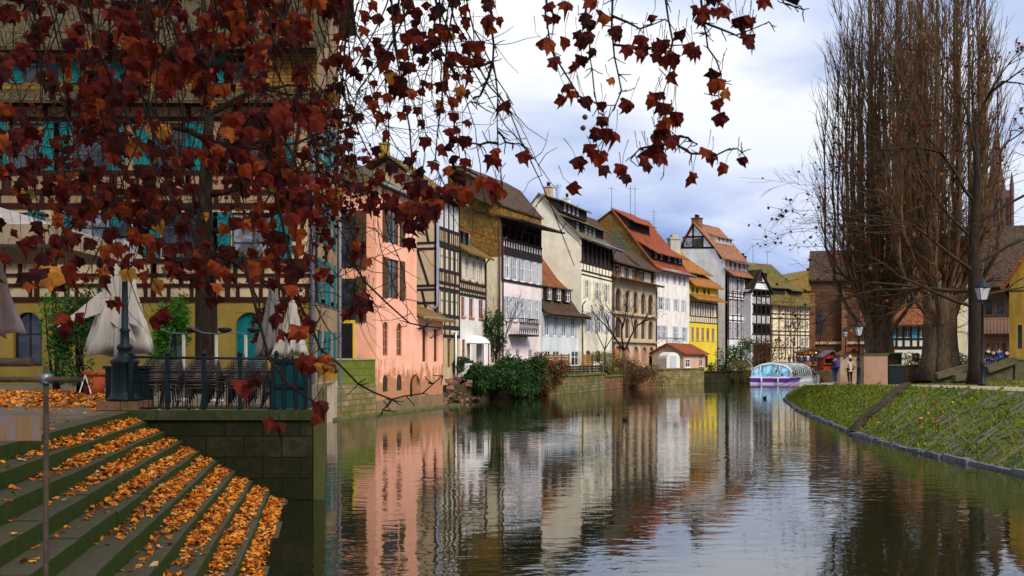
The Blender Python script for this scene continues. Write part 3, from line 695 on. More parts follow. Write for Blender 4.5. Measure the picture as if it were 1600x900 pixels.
m = MB(); m.box(u(716)-.9, u(716)-.1, -1.1, -.3, z(590), z(568)); o = m.build('air_conditioner', WFR, h.root); q = MB(); q.box(u(716)-.8, u(716)-.2, -1.13, -1.1, z(587), z(571)); q.build('grille', DFR, o)
m = MB(); m.tube([(u(706), -.3, z(600)), (u(706), -.3, z(517))], .06, 6); m.tube([(u(706)-.8, -.3, z(517)), (u(706)+.5, -.3, z(517))], .05, 6); m.build('white_pole', WFR, h.root)

h = House('half_timbered_house', 'white and beige timbered house with brown windows above the green hedge', 718.6, 68.4, 1255, 758)
u = lambda px: h.uz(px, HY)[0]; z = lambda py: h.uz(718.6, py)[1]
h.row([(726, 731), (737, 742), (748, 752)], 398, 434, 718.6, frame=WSH, glass=GLASS, shut=CRSH, sw=.55, rec=.12)
h.row([(720.5, 726), (733, 739.5), (748, 755)], 463, 494, 718.6, frame=RWIN, glass=GLASS, shut=WSH, sw=.45, rec=.12, sides=(0, 1), sill=RWIN)
h.row([(722, 727), (736, 742)], 530, 560, 718.6, frame=RWIN, rec=.12)
zl = z(392); h.front(SAND, z(458), zl); h.front(WHITE, .8, z(458)); h.shell(WHITE, [(0, zl), (6, zl+4), (11, zl)], 0)
h.beams(TBLK, [(z(439), .2), (z(451), .2), (z(459), .2)], [(u(p), z(439), zl, .16) for p in (719.5, 734, 745, 757.4)]+[(u(p), z(459), z(452), .08) for p in range(722, 757, 4)]+[(u(p), z(451), z(437), .07) for p in range(721, 757, 3)], proud=.05)
h.roof([(-.7, zl-.05), (1.2, zl+1.1), (6, zl+6.5), (11, zl+3)], T_BRN, -.1, h.L+.1, .15)
za, zb = h.uz(722, 385, .9)[1], h.uz(722, 361, .9)[1]
h.dormer(u(719)+.2, h.L-1.6, za, zb, .8, 3.4, TBLK, T_RB, [(.7+i*1.05, 1.35+i*1.05, za+.15, zb-.1) for i in range(4)], ov=.7)
h.pipe(h.L-.15, 1, zl)

# ------------------------------------------------------------------ tall white house with open loft
h = House('townhouse', 'tall rosy white house with open timber loft, grey shutters and a lattice balcony', 783, 80, 1490, 846)
u = lambda px: h.uz(px, HY)[0]; z = lambda py: h.uz(783, py)[1]
C4 = [(789, 796), (801, 808), (813, 820), (826, 832), (838, 843)]
h.row(C4, 398, 434, 783, frame=WFR, glass=GLASB, shut=GREYSH, sw=.42, rec=.12, sides=(1, 1))
h.row([(790, 796), (802, 808), (813.5, 820), (825, 831), (836, 842)], 462, 500, 783, frame=WFR, glass=GLASB, shut=GREYSH, sw=.36, rec=.12, sill=OSIL)
h.row([(792, 798), (806, 812), (826, 832)], 545, 575, 783, frame=WFR, rec=.12)
zt = z(370); h.front(PINKW, .8, zt)
hz = [(z(392), .5), (z(385), .12), (z(372), .2), (z(437), .2)]
h.beams(TBLK, hz, [(u(p), z(385), z(372), .09) for p in range(785, 846, 4)]+[(u(783.6), z(437), zt, .14)], [], proud=.09)
zr = z(340)
m = MB(); m.box(0, h.L, 2.2, 2.35, zt, zr); m.box(0, .12, .1, 2.2, zt, zr); m.box(h.L-.12, h.L, .1, 2.2, zt, zr); m.build('loft_wall', LOFT, h.root)
m = MB(); 
for i in range(7): xx = .12+i*(h.L-.24)/6; m.box(xx-.1, xx+.1, -.02, .18, zt, zr)
m.box(0, h.L, -.03, .15, zt+.9, zt+1.02); m.box(0, h.L, -.03, .2, zr-.25, zr); m.build('loft_posts', TBLK, h.root)
m = MB(); m.box(0, h.L, 0, 2.2, zt-.02, zt+.05); m.build('loft_floor', LOFT, h.root)
h.roof([(-1.9, zr-.25), (2.4, zr+.75), (2.5, zr+.8)], T_DRK, -.3, h.L+.7, .16)
h.shell(CREAM, [(0, zr), (9, zr+.5)], .6)
# tile-clad gable towards the camera, main roof above with second loft
pts = [(783, 322), (766, 302), (745, 275), (722, 262), (700, 262)]
G = [h.yz(a, b) for a, b in pts]
m = MB(); zc = h.yz(783, 400)[1]
poly = [(0, zc)]+[(0, G[0][1])]+[(y, q) for y, q in G]+[(G[-1][0], zc)]
m.prism(poly, -.06, -.004); m.build('tile_cladding', T_CLAD, h.root)
m = MB(); m.prism([(0, zr)]+[(y, q) for y, q in G]+[(G[-1][0], zr)], 0, h.L); m.build('upper_gable', T_CLAD, h.root)
h.roof([(y-.15, q+.12) for y, q in G], T_DRK, -.25, h.L+.1, .14, 'upper_roof')
y0_, z0_ = h.yz(768, 318); y1_, z1_ = h.yz(724, 290)
m = MB(); m.prism([(h.yz(773, 322)[0], h.yz(773, 322)[1]), (h.yz(771, 297)[0], h.yz(771, 297)[1]), (h.yz(722, 265)[0], h.yz(722, 265)[1]), (h.yz(722, 300)[0], h.yz(722, 300)[1])], -1.0, -.07); lf = m.build('loft_bay', LOFT, h.root)
m = MB()
A_, B_ = h.yz(776, 296, -1.5), h.yz(714, 262, -1.5); m.bar((-.55, A_[0], A_[1]), (-.55, B_[0]+.0, B_[1]), 1.3, .12, side=(0, 0, 1)); m.build('bay_roof', T_GRY, lf)
h.gutter(-2.0, zr-.3, COPP, -.3, h.L+.7); h.pipe(.12, 1, zt); 
m = MB(); m.tube([(-.1, .1, 1), (-.1, .1, zr)], .07, 6); m.build('downpipe', COPP, h.root)
bx0, bx1 = h.uz(812, 510, -1.05)[0], h.uz(841, 510, -1.05)[0]; zb0, zb1 = h.uz(812, 523)[1], h.uz(812, 499)[1]
m = MB(); m.box(bx0, bx1, -1.1, 0, zb0-.15, zb0); bal = m.build('balcony', TBLK, h.root); m = MB()
m.tube([(bx0, 0, zb1), (bx0, -1.05, zb1), (bx1, -1.05, zb1), (bx1, 0, zb1)], .04, 5)
for i in range(11):
    xx = bx0+(bx1-bx0)*i/10; m.tube([(xx, -1.05, zb0), (xx, -1.05, zb1)], .025, 4)
    if i < 10: m.tube([(xx, -1.05, zb0), (xx+(bx1-bx0)/10, -1.05, zb1)], .02, 4); m.tube([(xx, -1.05, zb1), (xx+(bx1-bx0)/10, -1.05, zb0)], .02, 4)
m.build('railing', BLACK, bal)
h.chimney(h.L*.45, 1.9, zr-.2, h.uz(815, 322, 2)[1], .6, CREAM)

# ------------------------------------------------------------------ low white house with rust roof
h = House('townhouse', 'low white house with rust red mansard roof and large grey shuttered windows', 847, 88, 1600, 908)
u = lambda px: h.uz(px, HY)[0]; z = lambda py: h.uz(847, py)[1]
h.row([(850.5, 858), (864, 871), (877.5, 884.5), (891.5, 898)], 491, 524, 847, frame=WFR, glass=GLASB, shut=GREYSH, sw=.42, rec=.1)
h.row([(852, 860), (864, 874), (893, 904)], 548, 572, 847, frame=WFR, rec=.1)
zl = z(487); h.front(BLUEW, .8, zl); zk = z(440)
h.shell(BLUEW, [(0, zl), (1.7, zk), (9, zk+5.5), (10, zk+5)], 0)
h.roof([(-.9, zl-.25), (-.1, zl+.3), (1.6, zk+.0)], T_DRK, -.05, h.L+.5, .2, 'lower_roof'); h.roof([(.9, zk-.3), (2.2, zk+.9), (5.5, zk+5.4), (9, zk+6)], T_RB, -.05, h.L+.1, .15)
h.gutter(-.95, zl-.2, COPP)
for i, (a, b) in enumerate([(848, 851), (859, 865), (873.5, 879.5), (887.5, 893.5)]):
    x0, x1 = u(a), u(b); z0_, z1_ = h.uz(859, 469, .2)[1], h.uz(859, 450, .2)[1]
    h.dormer(x0-.25, x1+.25, z0_, z1_+.1, .2, 1.9, T_DRK, T_DRK, [(x0, x1, z0_+.05, z1_)], ov=.15, pitch=.1)
# ------------------------------------------------------------------ tall pale house with gable
h = House('townhouse', 'tall pale cream house with blank gable wall, dark loft and mossy roof with dormers', 908.5, 95, 1450, 957)
u = lambda px: h.uz(px, HY)[0]; z = lambda py: h.uz(908.5, py)[1]
h.row([(914, 920), (930, 936), (944, 950)], 435, 465, 908.5, frame=WFR, glass=GLASB, shut=CRSH, sw=.5, arch=True, rec=.1)
h.row([(916, 923), (932, 939), (947, 953)], 486, 518, 908.5, frame=WFR, glass=GLASB, shut=GREYSH, sw=.5, rec=.1)
h.row([(916, 922), (932, 938)], 548, 566, 908.5, frame=DFR, rec=.1)
G = [h.yz(a, b) for a, b in [(908.5, 371), (880, 345), (860, 322), (843, 303), (829, 322), (806, 352)]]
zt = z(409); zr = G[0][1]; h.front(PALE, .8, zt); 
m = MB(); m.box(0.05, h.L-.05, .15, .3, zt, zr); m.build('loft_wall', LOFT, h.root); m = MB()
for i in range(8): xx = .15+i*(h.L-.3)/7; m.box(xx-.12, xx+.12, -.05, .15, zt, zr)
m.box(0, h.L, -.06, .16, zt-.1, zt+.12); m.box(0, h.L, -.06, .16, zr-.2, zr); m.build('loft_posts', TBLK, h.root)
h.beams(TBLK, [(z(422), .16), (z(428), .12)], [(u(p), z(422), zt, .09) for p in range(911, 957, 5)], proud=.05)
h.shell(PALE, G, .6)
h.roof([(-1.1, zr-.35)]+[(y, q+.12) for y, q in G[:4]], T_GRY, -.25, h.L+.2, .16, sag=.1); h.roof([(y, q+.12) for y, q in G[3:]], T_GRY, -.25, h.L+.2, .16)
zb = G[0][1]
h.dormer(.6, h.L-.4, zb+.35, zb+1.9, .9, 3.2, TBLK, T_GRY, [(a, a+.85, zb+.75, zb+1.7) for a in (1.0, 3.6, 4.9, 6.2)], ov=.6)
h.dormer(.8, h.L-1.0, zb+2.9, zb+4.0, 2.6, 4.2, TBLK, T_GRY, [(a, a+.7, zb+3.1, zb+3.85) for a in (2.0, 3.3, 4.6, 5.9)], ov=.5)
h.chimney(h.L*.28, 4.6, G[3][1]-1.2, h.uz(880, 304, 4.6)[1], .75, OSIL); h.chimney(h.L*.72, 4.2, G[3][1]-1.8, h.uz(914, 322, 4)[1], .6, WGREY)
h.antenna(h.L*.5, 4.6, G[3][1]-.5, 2.2); h.antenna(h.L*.6, 4.8, G[3][1]-.5, 2.6, ang=1.2)
h.gutter(-1.2, zr-.35, ZINC); h.pipe(h.L-.1, 1, zr-.3, mat=COPP); h.pipe(.05, 1, z(470), mat=COPP)

# ------------------------------------------------------------------ arcaded house
h = House('townhouse', 'brown roofed house with three storeys of arched openings behind a bare tree', 957.5, 104, 1550, 1025)
u = lambda px: h.uz(px, HY)[0]; z = lambda py: h.uz(957.5, py)[1]
cs = [(961.5, 971.5), (977, 984), (990, 997), (1002, 1009), (1013, 1021)]
h.row(cs, 449, 485, 957.5, frame=DFR, glass=GLASS, arch=True, rec=.3); h.row(cs, 494, 527, 957.5, frame=DFR, glass=GLASS, arch=True, rec=.3); h.row([(960, 972), (976, 984), (990, 998), (1003, 1011), (1014, 1022)], 540, 572, 957.5, frame=None, glass=RWIN, arch=True, rec=.3)
zt = z(432); h.front(BEIGE, .8, zt); zt2 = z(404)
h.rects = []
for a, b in [(969, 975), (982, 987.5), (994, 999), (1005.5, 1011)]: h.win(u(a), u(b), zt+.15, zt2-.4, y=.5, frame=WFR, rec=.1, shut=None)
h.front(LOFT, zt, zt2, y=.5, name='upper_wall')
for k, (a, b) in enumerate([(961, 967), (975.5, 981.5), (988, 993.5), (1000, 1005), (1012, 1022)]): m = MB(); m.box(u(a), u(b), .42, .48, zt+.15, zt2-.45); m.build('shutter', DRSH if k % 3 == 0 else CRSH, h.root)
h.roof([(-.9, zt-.15), (.5, zt+.35)], T_RB, -.2, h.L+.3, .14, 'skirt_roof')
G = [(.3, zt2), (2.5, zt2+2.0), (5.2, zt2+5.5), (9, zt2+1.5)]
h.shell(T_GRY, G, .6, 0, h.L); h.roof([(-.6, zt2-.3)]+[(a, b+.12) for a, b in G[:3]], T_DRK, -.25, h.L*.55, .16)
h.roof([(-.6, zt2-.3), (2.5, zt2+2.1)], T_DRK, h.L*.55+.01, h.L+.2, .16, 'low_roof'); h.gutter(-1.0, zt-.15, COPP); h.pipe(h.L-.1, 1, zt, mat=COPP); h.pipe(.1, 1, zt, mat=COPP)
m = MB()
for zq in (z(488), z(532)): m.box(0, h.L, -.35, -.003, zq-.12, zq+.05)
m.build('cornice', OSIL, h.root)

# ------------------------------------------------------------------ red roofed white house
h = House('townhouse', 'white house with steep red tiled roof, dormer bands and tile-clad gable', 1025.5, 117.6, 1700, 1077)
u = lambda px: h.uz(px, HY)[0]; z = lambda py: h.uz(1025.5, py)[1]
h.row([(1027, 1031), (1033.5, 1037), (1040.5, 1044), (1052, 1056), (1060, 1064), (1067, 1071)], 424, 440, 1025.5, frame=WFR, shut=WSH, sw=.2, rec=.1)
h.row([(1029, 1036), (1041, 1045), (1054, 1059), (1066, 1070)], 463, 483, 1025.5, frame=WFR, glass=GLASB, shut=GREYSH, sw=.32, rec=.1)
h.row([(1027, 1032), (1035, 1041), (1053, 1058), (1067, 1072)], 508, 532, 1025.5, frame=WFR, shut=GREYSH, sw=.35, rec=.1, glass=GLASB)
h.row([(1029, 1035), (1056, 1061)], 548, 566, 1025.5, frame=DFR, rec=.1)
zt = z(416); h.front(WHITE, .8, zt)
G = [h.yz(a, b) for a, b in [(1025.5, 417), (1014, 403), (985, 365), (957, 329), (934, 346)]]
h.shell(T_CLAD, G, zt-.6, -.03); h.shell(WHITE, [(0, zt-.6), (12, zt-.6)], .6)
R = [(-.8, zt-.45)]+[(y, q+.12) for y, q in G[:4]]
h.roof(R, T_RED, -.25, h.L+.3, .16, sag=.1); h.roof([(y, q+.12) for y, q in G[3:]], T_RED, -.25, h.L+.3, .16)
def onslope(y):
    for a, b in zip(G[:-1], G[1:]):
        if a[0] <= y <= b[0]: return a[1]+(b[1]-a[1])*(y-a[0])/(b[0]-a[0])
    return G[-1][1]
ys1 = G[1][0]*.9; 
h.dormer(.3, h.L-.3, onslope(ys1)-.2, onslope(ys1)+1.3, ys1, ys1+2.6, TBLK, T_RED, [(a, a+.8, onslope(ys1)+.25, onslope(ys1)+1.1) for a in (1.6, 3.4, 6.0, 8.2, 9.8)], ov=1.0, pitch=.6)
ys2 = G[2][0]+.4; h.dormer(.5, h.L*.62, onslope(ys2)-.2, onslope(ys2)+1.5, ys2, ys2+2.2, TBLK, T_RED, [], ov=.9, pitch=.6)
h.antenna(.4, G[3][0]+.3, G[3][1]-.3, 3.4, n=6); h.antenna(5.5, G[3][0], G[3][1]-1.0, 5, n=6, ang=.9); h.antenna(7.0, G[3][0], G[3][1]-1.0, 5.2, n=4, ang=.2); h.antenna(11, G[3][0]-1, G[3][1]-3.8, 5.4, n=6, ang=1.4)
h.gutter(-.9, zt-.45, ZINC)
bx0, bx1 = h.uz(1041, 540, -1.05)[0], h.uz(1066, 540, -1.05)[0]; z0_ = h.uz(1041, 541)[1]; m = MB(); m.box(bx0, bx1, -1.1, 0, z0_-.15, z0_); bal = m.build('balcony', OSIL, h.root)
m = MB(); m.tube([(bx0, 0, z0_+1), (bx0, -1.05, z0_+1), (bx1, -1.05, z0_+1), (bx1, 0, z0_+1)], .05, 5)
for i in range(12): xx = bx0+(bx1-bx0)*i/11; m.tube([(xx, -1.05, z0_), (xx, -1.05, z0_+1)], .03, 4)
m.build('railing', STEEL, bal)

# ------------------------------------------------------------------ yellow house
h = House('townhouse', 'bright yellow house with three stacked orange tiled canopies', 1077.5, 127.6, 1850, 1120.5)
u = lambda px: h.uz(px, HY)[0]; z = lambda py: h.uz(1077.5, py)[1]
h.row([(1080.5, 1084), (1088, 1092), (1096, 1100), (1104, 1108), (1112, 1116)], 511, 531, 1077.5, frame=RWIN, glass=GLASB, rec=.1, sill=OSIL)
h.row([(1080, 1083.5), (1088, 1092), (1096, 1100), (1104, 1108), (1112, 1115.5)], 473, 491, 1077.5, frame=TBLK, glass=LILSH, rec=.08, shut=None)
h.row([(1081, 1084), (1088, 1091), (1099, 1102), (1106, 1109)], 448, 457, 1077.5, frame=TBLK, rec=.1)
h.row([(1085, 1092), (1100, 1106)], 555, 575, 1077.5, frame=DFR, rec=.1)
za, zb = z(503), z(493)
h.front(YEL, .8, za); h.front(CREAM, za, z(468)); h.front(YEL, z(458), z(444)); m = MB(); m.box(0, h.L, .02, .2, z(468), z(458)); m.build('wall', YEL, h.root)
h.beams(TBLK, [(za, .12), (zb, .14), (z(471), .16)], [(u(p), z(493), z(471), .25) for p in (1078.3, 1086, 1094, 1102, 1110, 1119.6)]+[(u(p), za, zb, .09) for p in range(1080, 1120, 3)], proud=.05)
zl = z(442); G = [(0, zl), (2.2, zl+1.5), (5.5, zl+5.5), (9, zl+2)]
h.shell(YEL, G, .6)
h.roof([(-1.3, z(467)), (.1, z(457))], T_OR, -.2, h.L+.5, .16, 'canopy_roof'); h.roof([(-.9, zl-.3), (2.0, zl+1.8)], T_OR, -.2, h.L+.4, .16, 'canopy_roof')
zz_ = z(418); m = MB(); m.box(.2, h.L-.4, 1.7, 2.0, zl+.6, zz_); m.build('loft_wall', TBLK, h.root); h.roof([(.6, zz_-.4), (5, zz_+2.6)], T_OR, -.4, h.L+.1, .16); h.roof([(5, zz_+2.6), (9, zz_-.5)], T_OR, -.4, h.L+.1, .16, 'rear_roof')
h.pipe(h.L-.05, 1, z(440), mat=COPP)

# ------------------------------------------------------------------ white gabled house
h = House('townhouse', 'white plastered house with timbered gable top and pinkish tiled roof facing the camera', 1137, 137.7, 1990, 1174)
u = lambda px: h.uz(px, HY)[0]; z = lambda py: h.uz(1137, py)[1]
for a, b in ((434, 452), (468, 490), (503, 527)): h.row([(1139.5, 1143), (1147, 1151), (1158, 1162), (1167, 1171)], a, b, 1137, frame=TBLK, glass=LILSH, shut=None, rec=.08); h.row([(1153, 1156.5)], a, b, 1137, frame=WFR, rec=.08)
for a in (1140, 1147, 1154, 1161, 1167): h.row([(a, a+4)], 406, 416, 1137, y=.4, frame=WFR, rec=.1)
zt = z(426); h.front(WGREY, .8, zt); h.front(WGREY, zt, z(403), y=.4, name='upper_wall')
h.beams(TBLK, [(z(q), .14) for q in (432, 454, 457, 463, 467, 492, 500, 529)], [(u(p), z(530), zt, .3) for p in (1137.8, 1145, 1152, 1157.5, 1164.5, 1173.3)]+[(u(p), z(463), z(457), .1) for p in range(1140, 1174, 3)], proud=.05)
h.beams(TBLK, [(z(404), .14)], [(u(p), zt, z(404), .16) for p in (1138, 1145.5, 1152.5, 1159.5, 1172)], y=.4, proud=.05)
G = [h.yz(a, b) for a, b in [(1137, 414), (1112, 380), (1084, 348), (1062, 388), (1056, 400)]]; z4 = G[0][1]
h.shell(WGREY, [(.4, z(403)), (1.2, z4+.9)]+G[1:], .6)
h.roof([(-1.0, zt-.35), (.5, zt+.75)], T_PNK, -.2, h.L+.6, .16, 'skirt_roof'); h.roof([(-.7, z(403)-.3), (.6, z4+1.0)]+[(y, q+.12) for y, q in G[1:3]], T_PNK, -.3, h.L+.3, .16, sag=.15); h.roof([(y, q+.12) for y, q in G[2:]], T_PNK, -.3, h.L+.3, .16)
yz = h.yz; sb = []
def seg(a, b, c, d): p = yz(a, b); q = yz(c, d); return (p[0], p[1], q[0], q[1])
sb = [seg(1058, 387, 1115, 387), seg(1083, 350, 1083, 387), seg(1069, 370, 1098, 370), seg(1068, 370, 1068, 387), seg(1098, 369, 1098, 387), seg(1084, 350, 1058, 398), seg(1085, 350, 1116, 388)]
h.sidebeams(TBLK, sb, .28)
for a, b in ((1071, 1081), (1085, 1097)):
    p = yz(a, 386); q = yz(b, 372); m = MB(); m.box(-.06, -.004, p[0], q[0], p[1], q[1]); m.build('window', GLASB if a < 1080 else DFR, h.root)
zd = G[1][1]
for i in range(4): a = 2.2+i*1.3; h.dormer(a, a+.8, zd+.3, zd+1.2, G[1][0]+.1, G[1][0]+1.8, WGREY, T_PNK, [(a+.15, a+.65, zd+.4, zd+1.1)], ov=.3, frame=TBLK)
h.chimney(1.0, G[2][0], G[2][1]-.8, G[2][1]+.7, 1.2, ST_S)
h.pipe(.1, 1, zt-.2, mat=COPP)
ch = empty('chimney_stack', W(1053, 405, 131), .3, 'tall pale rendered chimney in front of the white gabled house', 'chimney')
m = MB(); m.box(-.75, .75, -.5, .5, -6, h.uz(1053, 352)[1]-W(1053, 405, 131).z-1.2); zz_ = m.v[4][2]; m.box(-.85, .85, -.6, .6, zz_, zz_+.25); m.box(-.4, .4, -.4, .4, zz_+.25, zz_+.7); m.build('shaft', plaster('chimney render', (.48, .46, .38)), ch)
b_ = MB(); b_.prism([(0, 6), (0, 14), (6, 17.2), (12, 14), (12, 6)], 0, 11); hh = empty('rear_house', (18.6, 143, 0), .15, 'dark brown roof rising behind the tall pale chimney', 'house'); b_.build('wall', CREAM, hh)
m = MB(); m.prism([(-.5, 14.0), (6, 17.5), (12.5, 14), (12.5, 13.8), (6, 17.25), (-.5, 13.75)], -.3, 11.3); m.build('roof', T_DRK, hh)

# ------------------------------------------------------------------ black and white gable house and mossy house
h = House('half_timbered_house', 'narrow black and white timbered house with open galleries under a pointed gable', 1174.5, 141, 2600, 1204)
u = lambda px: h.uz(px, HY)[0]; z = lambda py: h.uz(1174.5, py)[1]
L = h.L; zt = z(452)
m = MB(); m.box(0, L, 1.6, 7, .6, zt); m.build('wall', LOFT, h.root)
m = MB()
for a, b in ((463, 474), (492, 505), (523, 536)): m.box(0, L, 0, .12, z(b), z(a))
m.box(-.25, .25, -.05, 1.6, .6, zt); m.build('parapets', WGREY, h.root)
m = MB()
for py in (452, 462, 475, 491, 506, 522, 537): m.box(0, L, -.06, 1.7, z(py)-.12, z(py)+.12)
for i in range(5): xx = .1+i*(L-.2)/4; m.box(xx-.1, xx+.1, -.05, .15, .8, zt)
for a, b in ((463, 474), (492, 505), (523, 536)):
    for i in range(16): xx = .2+i*(L-.4)/15; m.box(xx-.05, xx+.05, -.03, -.002, z(b), z(a))
m.build('galleries', TBLK, h.root)
xp = L*.42; zp = z(422)
m = MB(); m.prism([(0, zt), (L, zt), (xp, zp)], 0, 7, 'y'); gb = m.build('gable', WGREY, h.root)
m = MB(); m.bar((-.3, -.05, zt-.4), (xp, -.05, zp+.15), .25, .5); m.bar((L+.3, -.05, zt-.5), (xp, -.05, zp+.15), .25, .5); m.box(.6, L-.6, -.08, -.003, z(440)-.1, z(440)+.1); m.box(xp-.8, xp+.6, -.07, -.003, z(438), z(427)); m.build('gable_timber', TBLK, gb)
m = MB(); m.prism([(-.35, zt-.45), (xp, zp+.2), (L+.35, zt-.45), (L+.35, zt-.6), (xp, zp+.02), (-.35, zt-.6)], -.4, 7.4, 'y'); m.build('roof', T_DRK, h.root)

h = House('half_timbered_house', 'timbered house with broad green mossy roof and long dark dormers behind the boat', 1205, 146, 2900, 1266)
u = lambda px: h.uz(px, HY)[0]; z = lambda py: h.uz(1205, py)[1]
for a, b in ((473, 488), (500, 514), (526, 541)): h.row([(1229, 1233), (1238, 1244), (1252, 1256), (1260, 1263)], a, b, 1205, frame=WFR, rec=.1, mull=1)
zt = z(470); h.front(CREAM, .8, zt); 
h.beams(T_DRK, [(z(q), .18) for q in (471, 490, 497, 517, 523, 543)], [(u(p), z(560), zt, .2) for p in (1206, 1217, 1227, 1235.5, 1246, 1250, 1258, 1265)], [(u(1217), z(490), u(1227), z(472)), (u(1246), z(517), u(1250), z(498)), (u(1206), z(560), u(1217), z(524))], proud=.06)
G = [(0, zt), (2.2, zt+1.8), (8, zt+6.6), (13, zt+2)]
h.shell(T_CLAD, G, .6, -.02); h.roof([(-1.0, zt-.4)]+[(a, b+.12) for a, b in G[:3]], T_MOS, -2.2, h.L+.4, .18, sag=.2); h.roof([(8, zt+6.7), (13, zt+2)], T_MOS, -2.2, h.L+.4, .18)
h.dormer(.8, h.L*.55, zt+1.2, zt+2.4, 1.5, 3.6, TBLK, T_MOS, [], ov=.5, pitch=.5); h.dormer(h.L*.68, h.L-.3, zt+1.0, zt+2.1, 1.4, 3.4, TBLK, T_MOS, [], ov=.5, pitch=.5); h.dormer(.6, h.L*.52, zt+4.0, zt+5.0, 4.8, 6.4, TBLK, T_MOS, [], ov=.5, pitch=.5)
h.antenna(-1.2, 8, zt+6.5, 3); h.antenna(5.5, 8.2, zt+6.4, 3.4, ang=1); h.antenna(9, 8.2, zt+6.4, 2.6); h.chimney(3.2, 8.4, zt+6, zt+7.6, .9, T_DRK)
hh = empty('rear_house', (X(1285, 190), 190, 0), .2, 'distant ochre yellow roof showing beyond the mossy roof', 'house')
m = MB(); m.box(-8, 10, 0, 10, 1, 16.5); m.build('wall', GROTTO, hh); m = MB(); m.prism([(-9, 16.4), (-4, 20.3), (6, 19.6), (11, 16)], -.6, 10.6, 'y'); m.build('roof', tile('ochre roof tiles', (.24, .16, .04), (.34, .23, .06)), hh)
# ------------------------------------------------------------------ vegetation
def rv(s=1): return Vector((random.uniform(-s, s), random.uniform(-s, s), random.uniform(-s, s)))
def limb(m, p, d, L, r0, r1, seg=4, wob=.15, up=0.0, n=5):
    pts = [Vector(p)]; d = Vector(d).normalized()
    for i in range(seg):
        d = (d+rv(wob)+Vector((0, 0, up))).normalized(); pts.append(pts[-1]+d*L/seg)
    m.tube(pts, [r0+(r1-r0)*i/seg for i in range(seg+1)], n, cap=False); return pts, d
def grow(m, p, d, L, r, depth, spread=.7, up=.05, ends=None, kids=3, rmin=.008, wob=.15, shrink=.68):
    pts, d2 = limb(m, p, d, L, r, r*.6, 4 if depth > 1 else 3, wob, up, 6 if r > .05 else (4 if r > .02 else 3))
    if ends is not None and depth <= 1: ends += [(q, d2) for q in pts[1:]]
    if depth <= 0: return
    for k in range(kids):
        i = random.randint(max(1, len(pts)-3), len(pts)-1) if k else len(pts)-1
        dd = (d2+rv(spread)+Vector((0, 0, up))).normalized()
        grow(m, pts[i], dd, L*shrink*random.uniform(.75, 1.15), max(rmin, r*.6*random.uniform(.7, 1)), depth-1, spread, up, ends, kids, rmin, wob, shrink)
def leafcard(m, p, s, n=None):
    a = rv().normalized(); b = a.cross(rv()).normalized(); c = a.cross(b)
    m.add([p-b*s*.5, p-c*s*.16+b*.1*s, p+b*s*.5, p+c*s*.16+b*.1*s], [(0, 1, 2, 3)])
GRN = island('dark evergreen leaves', [(0, (.005, .018, .004)), (.5, (.015, .05, .008)), (1, (.04, .10, .014))], .7, .2)
BAM = island('bamboo leaves', [(0, (.03, .12, .008)), (.6, (.07, .24, .015)), (1, (.15, .36, .03))], .6, .4); BAMD = island('dark bamboo leaves', [(0, (.008, .035, .005)), (.6, (.02, .08, .01)), (1, (.05, .15, .02))], .6, .3)
RUST = island('rusty leaves', [(0, (.05, .015, .006)), (.5, (.12, .035, .012)), (1, (.20, .09, .02))], .8, .3); OLV = island('olive yellow leaves', [(0, (.05, .05, .008)), (.6, (.14, .12, .015)), (1, (.28, .18, .02))], .8, .3)
def bush(name, label, px, pyb, D, w, h, mat, n=1500, s=.16, cat='shrub', group=None, zb=None, lumps=16, dep=None, stems=7, x=None):
    xx = X(px, D) if x is None else x; zb = Z(pyb, D) if zb is None else zb
    r = empty(name, (xx, D, zb), random.random()*6, label, cat, group); m = MB(); dep = dep or w
    L = []
    for i in range(lumps):
        a = random.random()*6.28; q = random.random()**.5*.33
        L.append((Vector((cos(a)*w*q, sin(a)*dep*q, h*random.uniform(.12, .76))), random.uniform(.16, .30)))
    for i in range(n):
        c, k = random.choice(L); v = Vector((random.gauss(0, 1), random.gauss(0, 1), random.gauss(0, 1))).normalized()*(random.random()**.35)
        p = c+Vector((v.x*w*k*.8, v.y*dep*k*.8, v.z*h*k*.8))
        if p.z < .02: p.z = random.uniform(.02, .3)
        leafcard(m, p, s*random.uniform(.6, 1.4))
    m.build('foliage', mat, r); m = MB()
    for i in range(stems):
        c, k = random.choice(L); m.tube([(random.uniform(-.1, .1)*w, random.uniform(-.1, .1)*w, -.3), c*.5+rv(.08), c+Vector((0, 0, h*k*.5))], [.05, .035, .012], 5)
    m.build('stems', TWIG, r); return r
BRSHB = island('brown brushwood', [(0, (.03, .014, .006)), (.6, (.09, .045, .018)), (1, (.16, .09, .03))], .9, .1)
def rx(o): o.rotation_euler = (0, 0, 0); return o
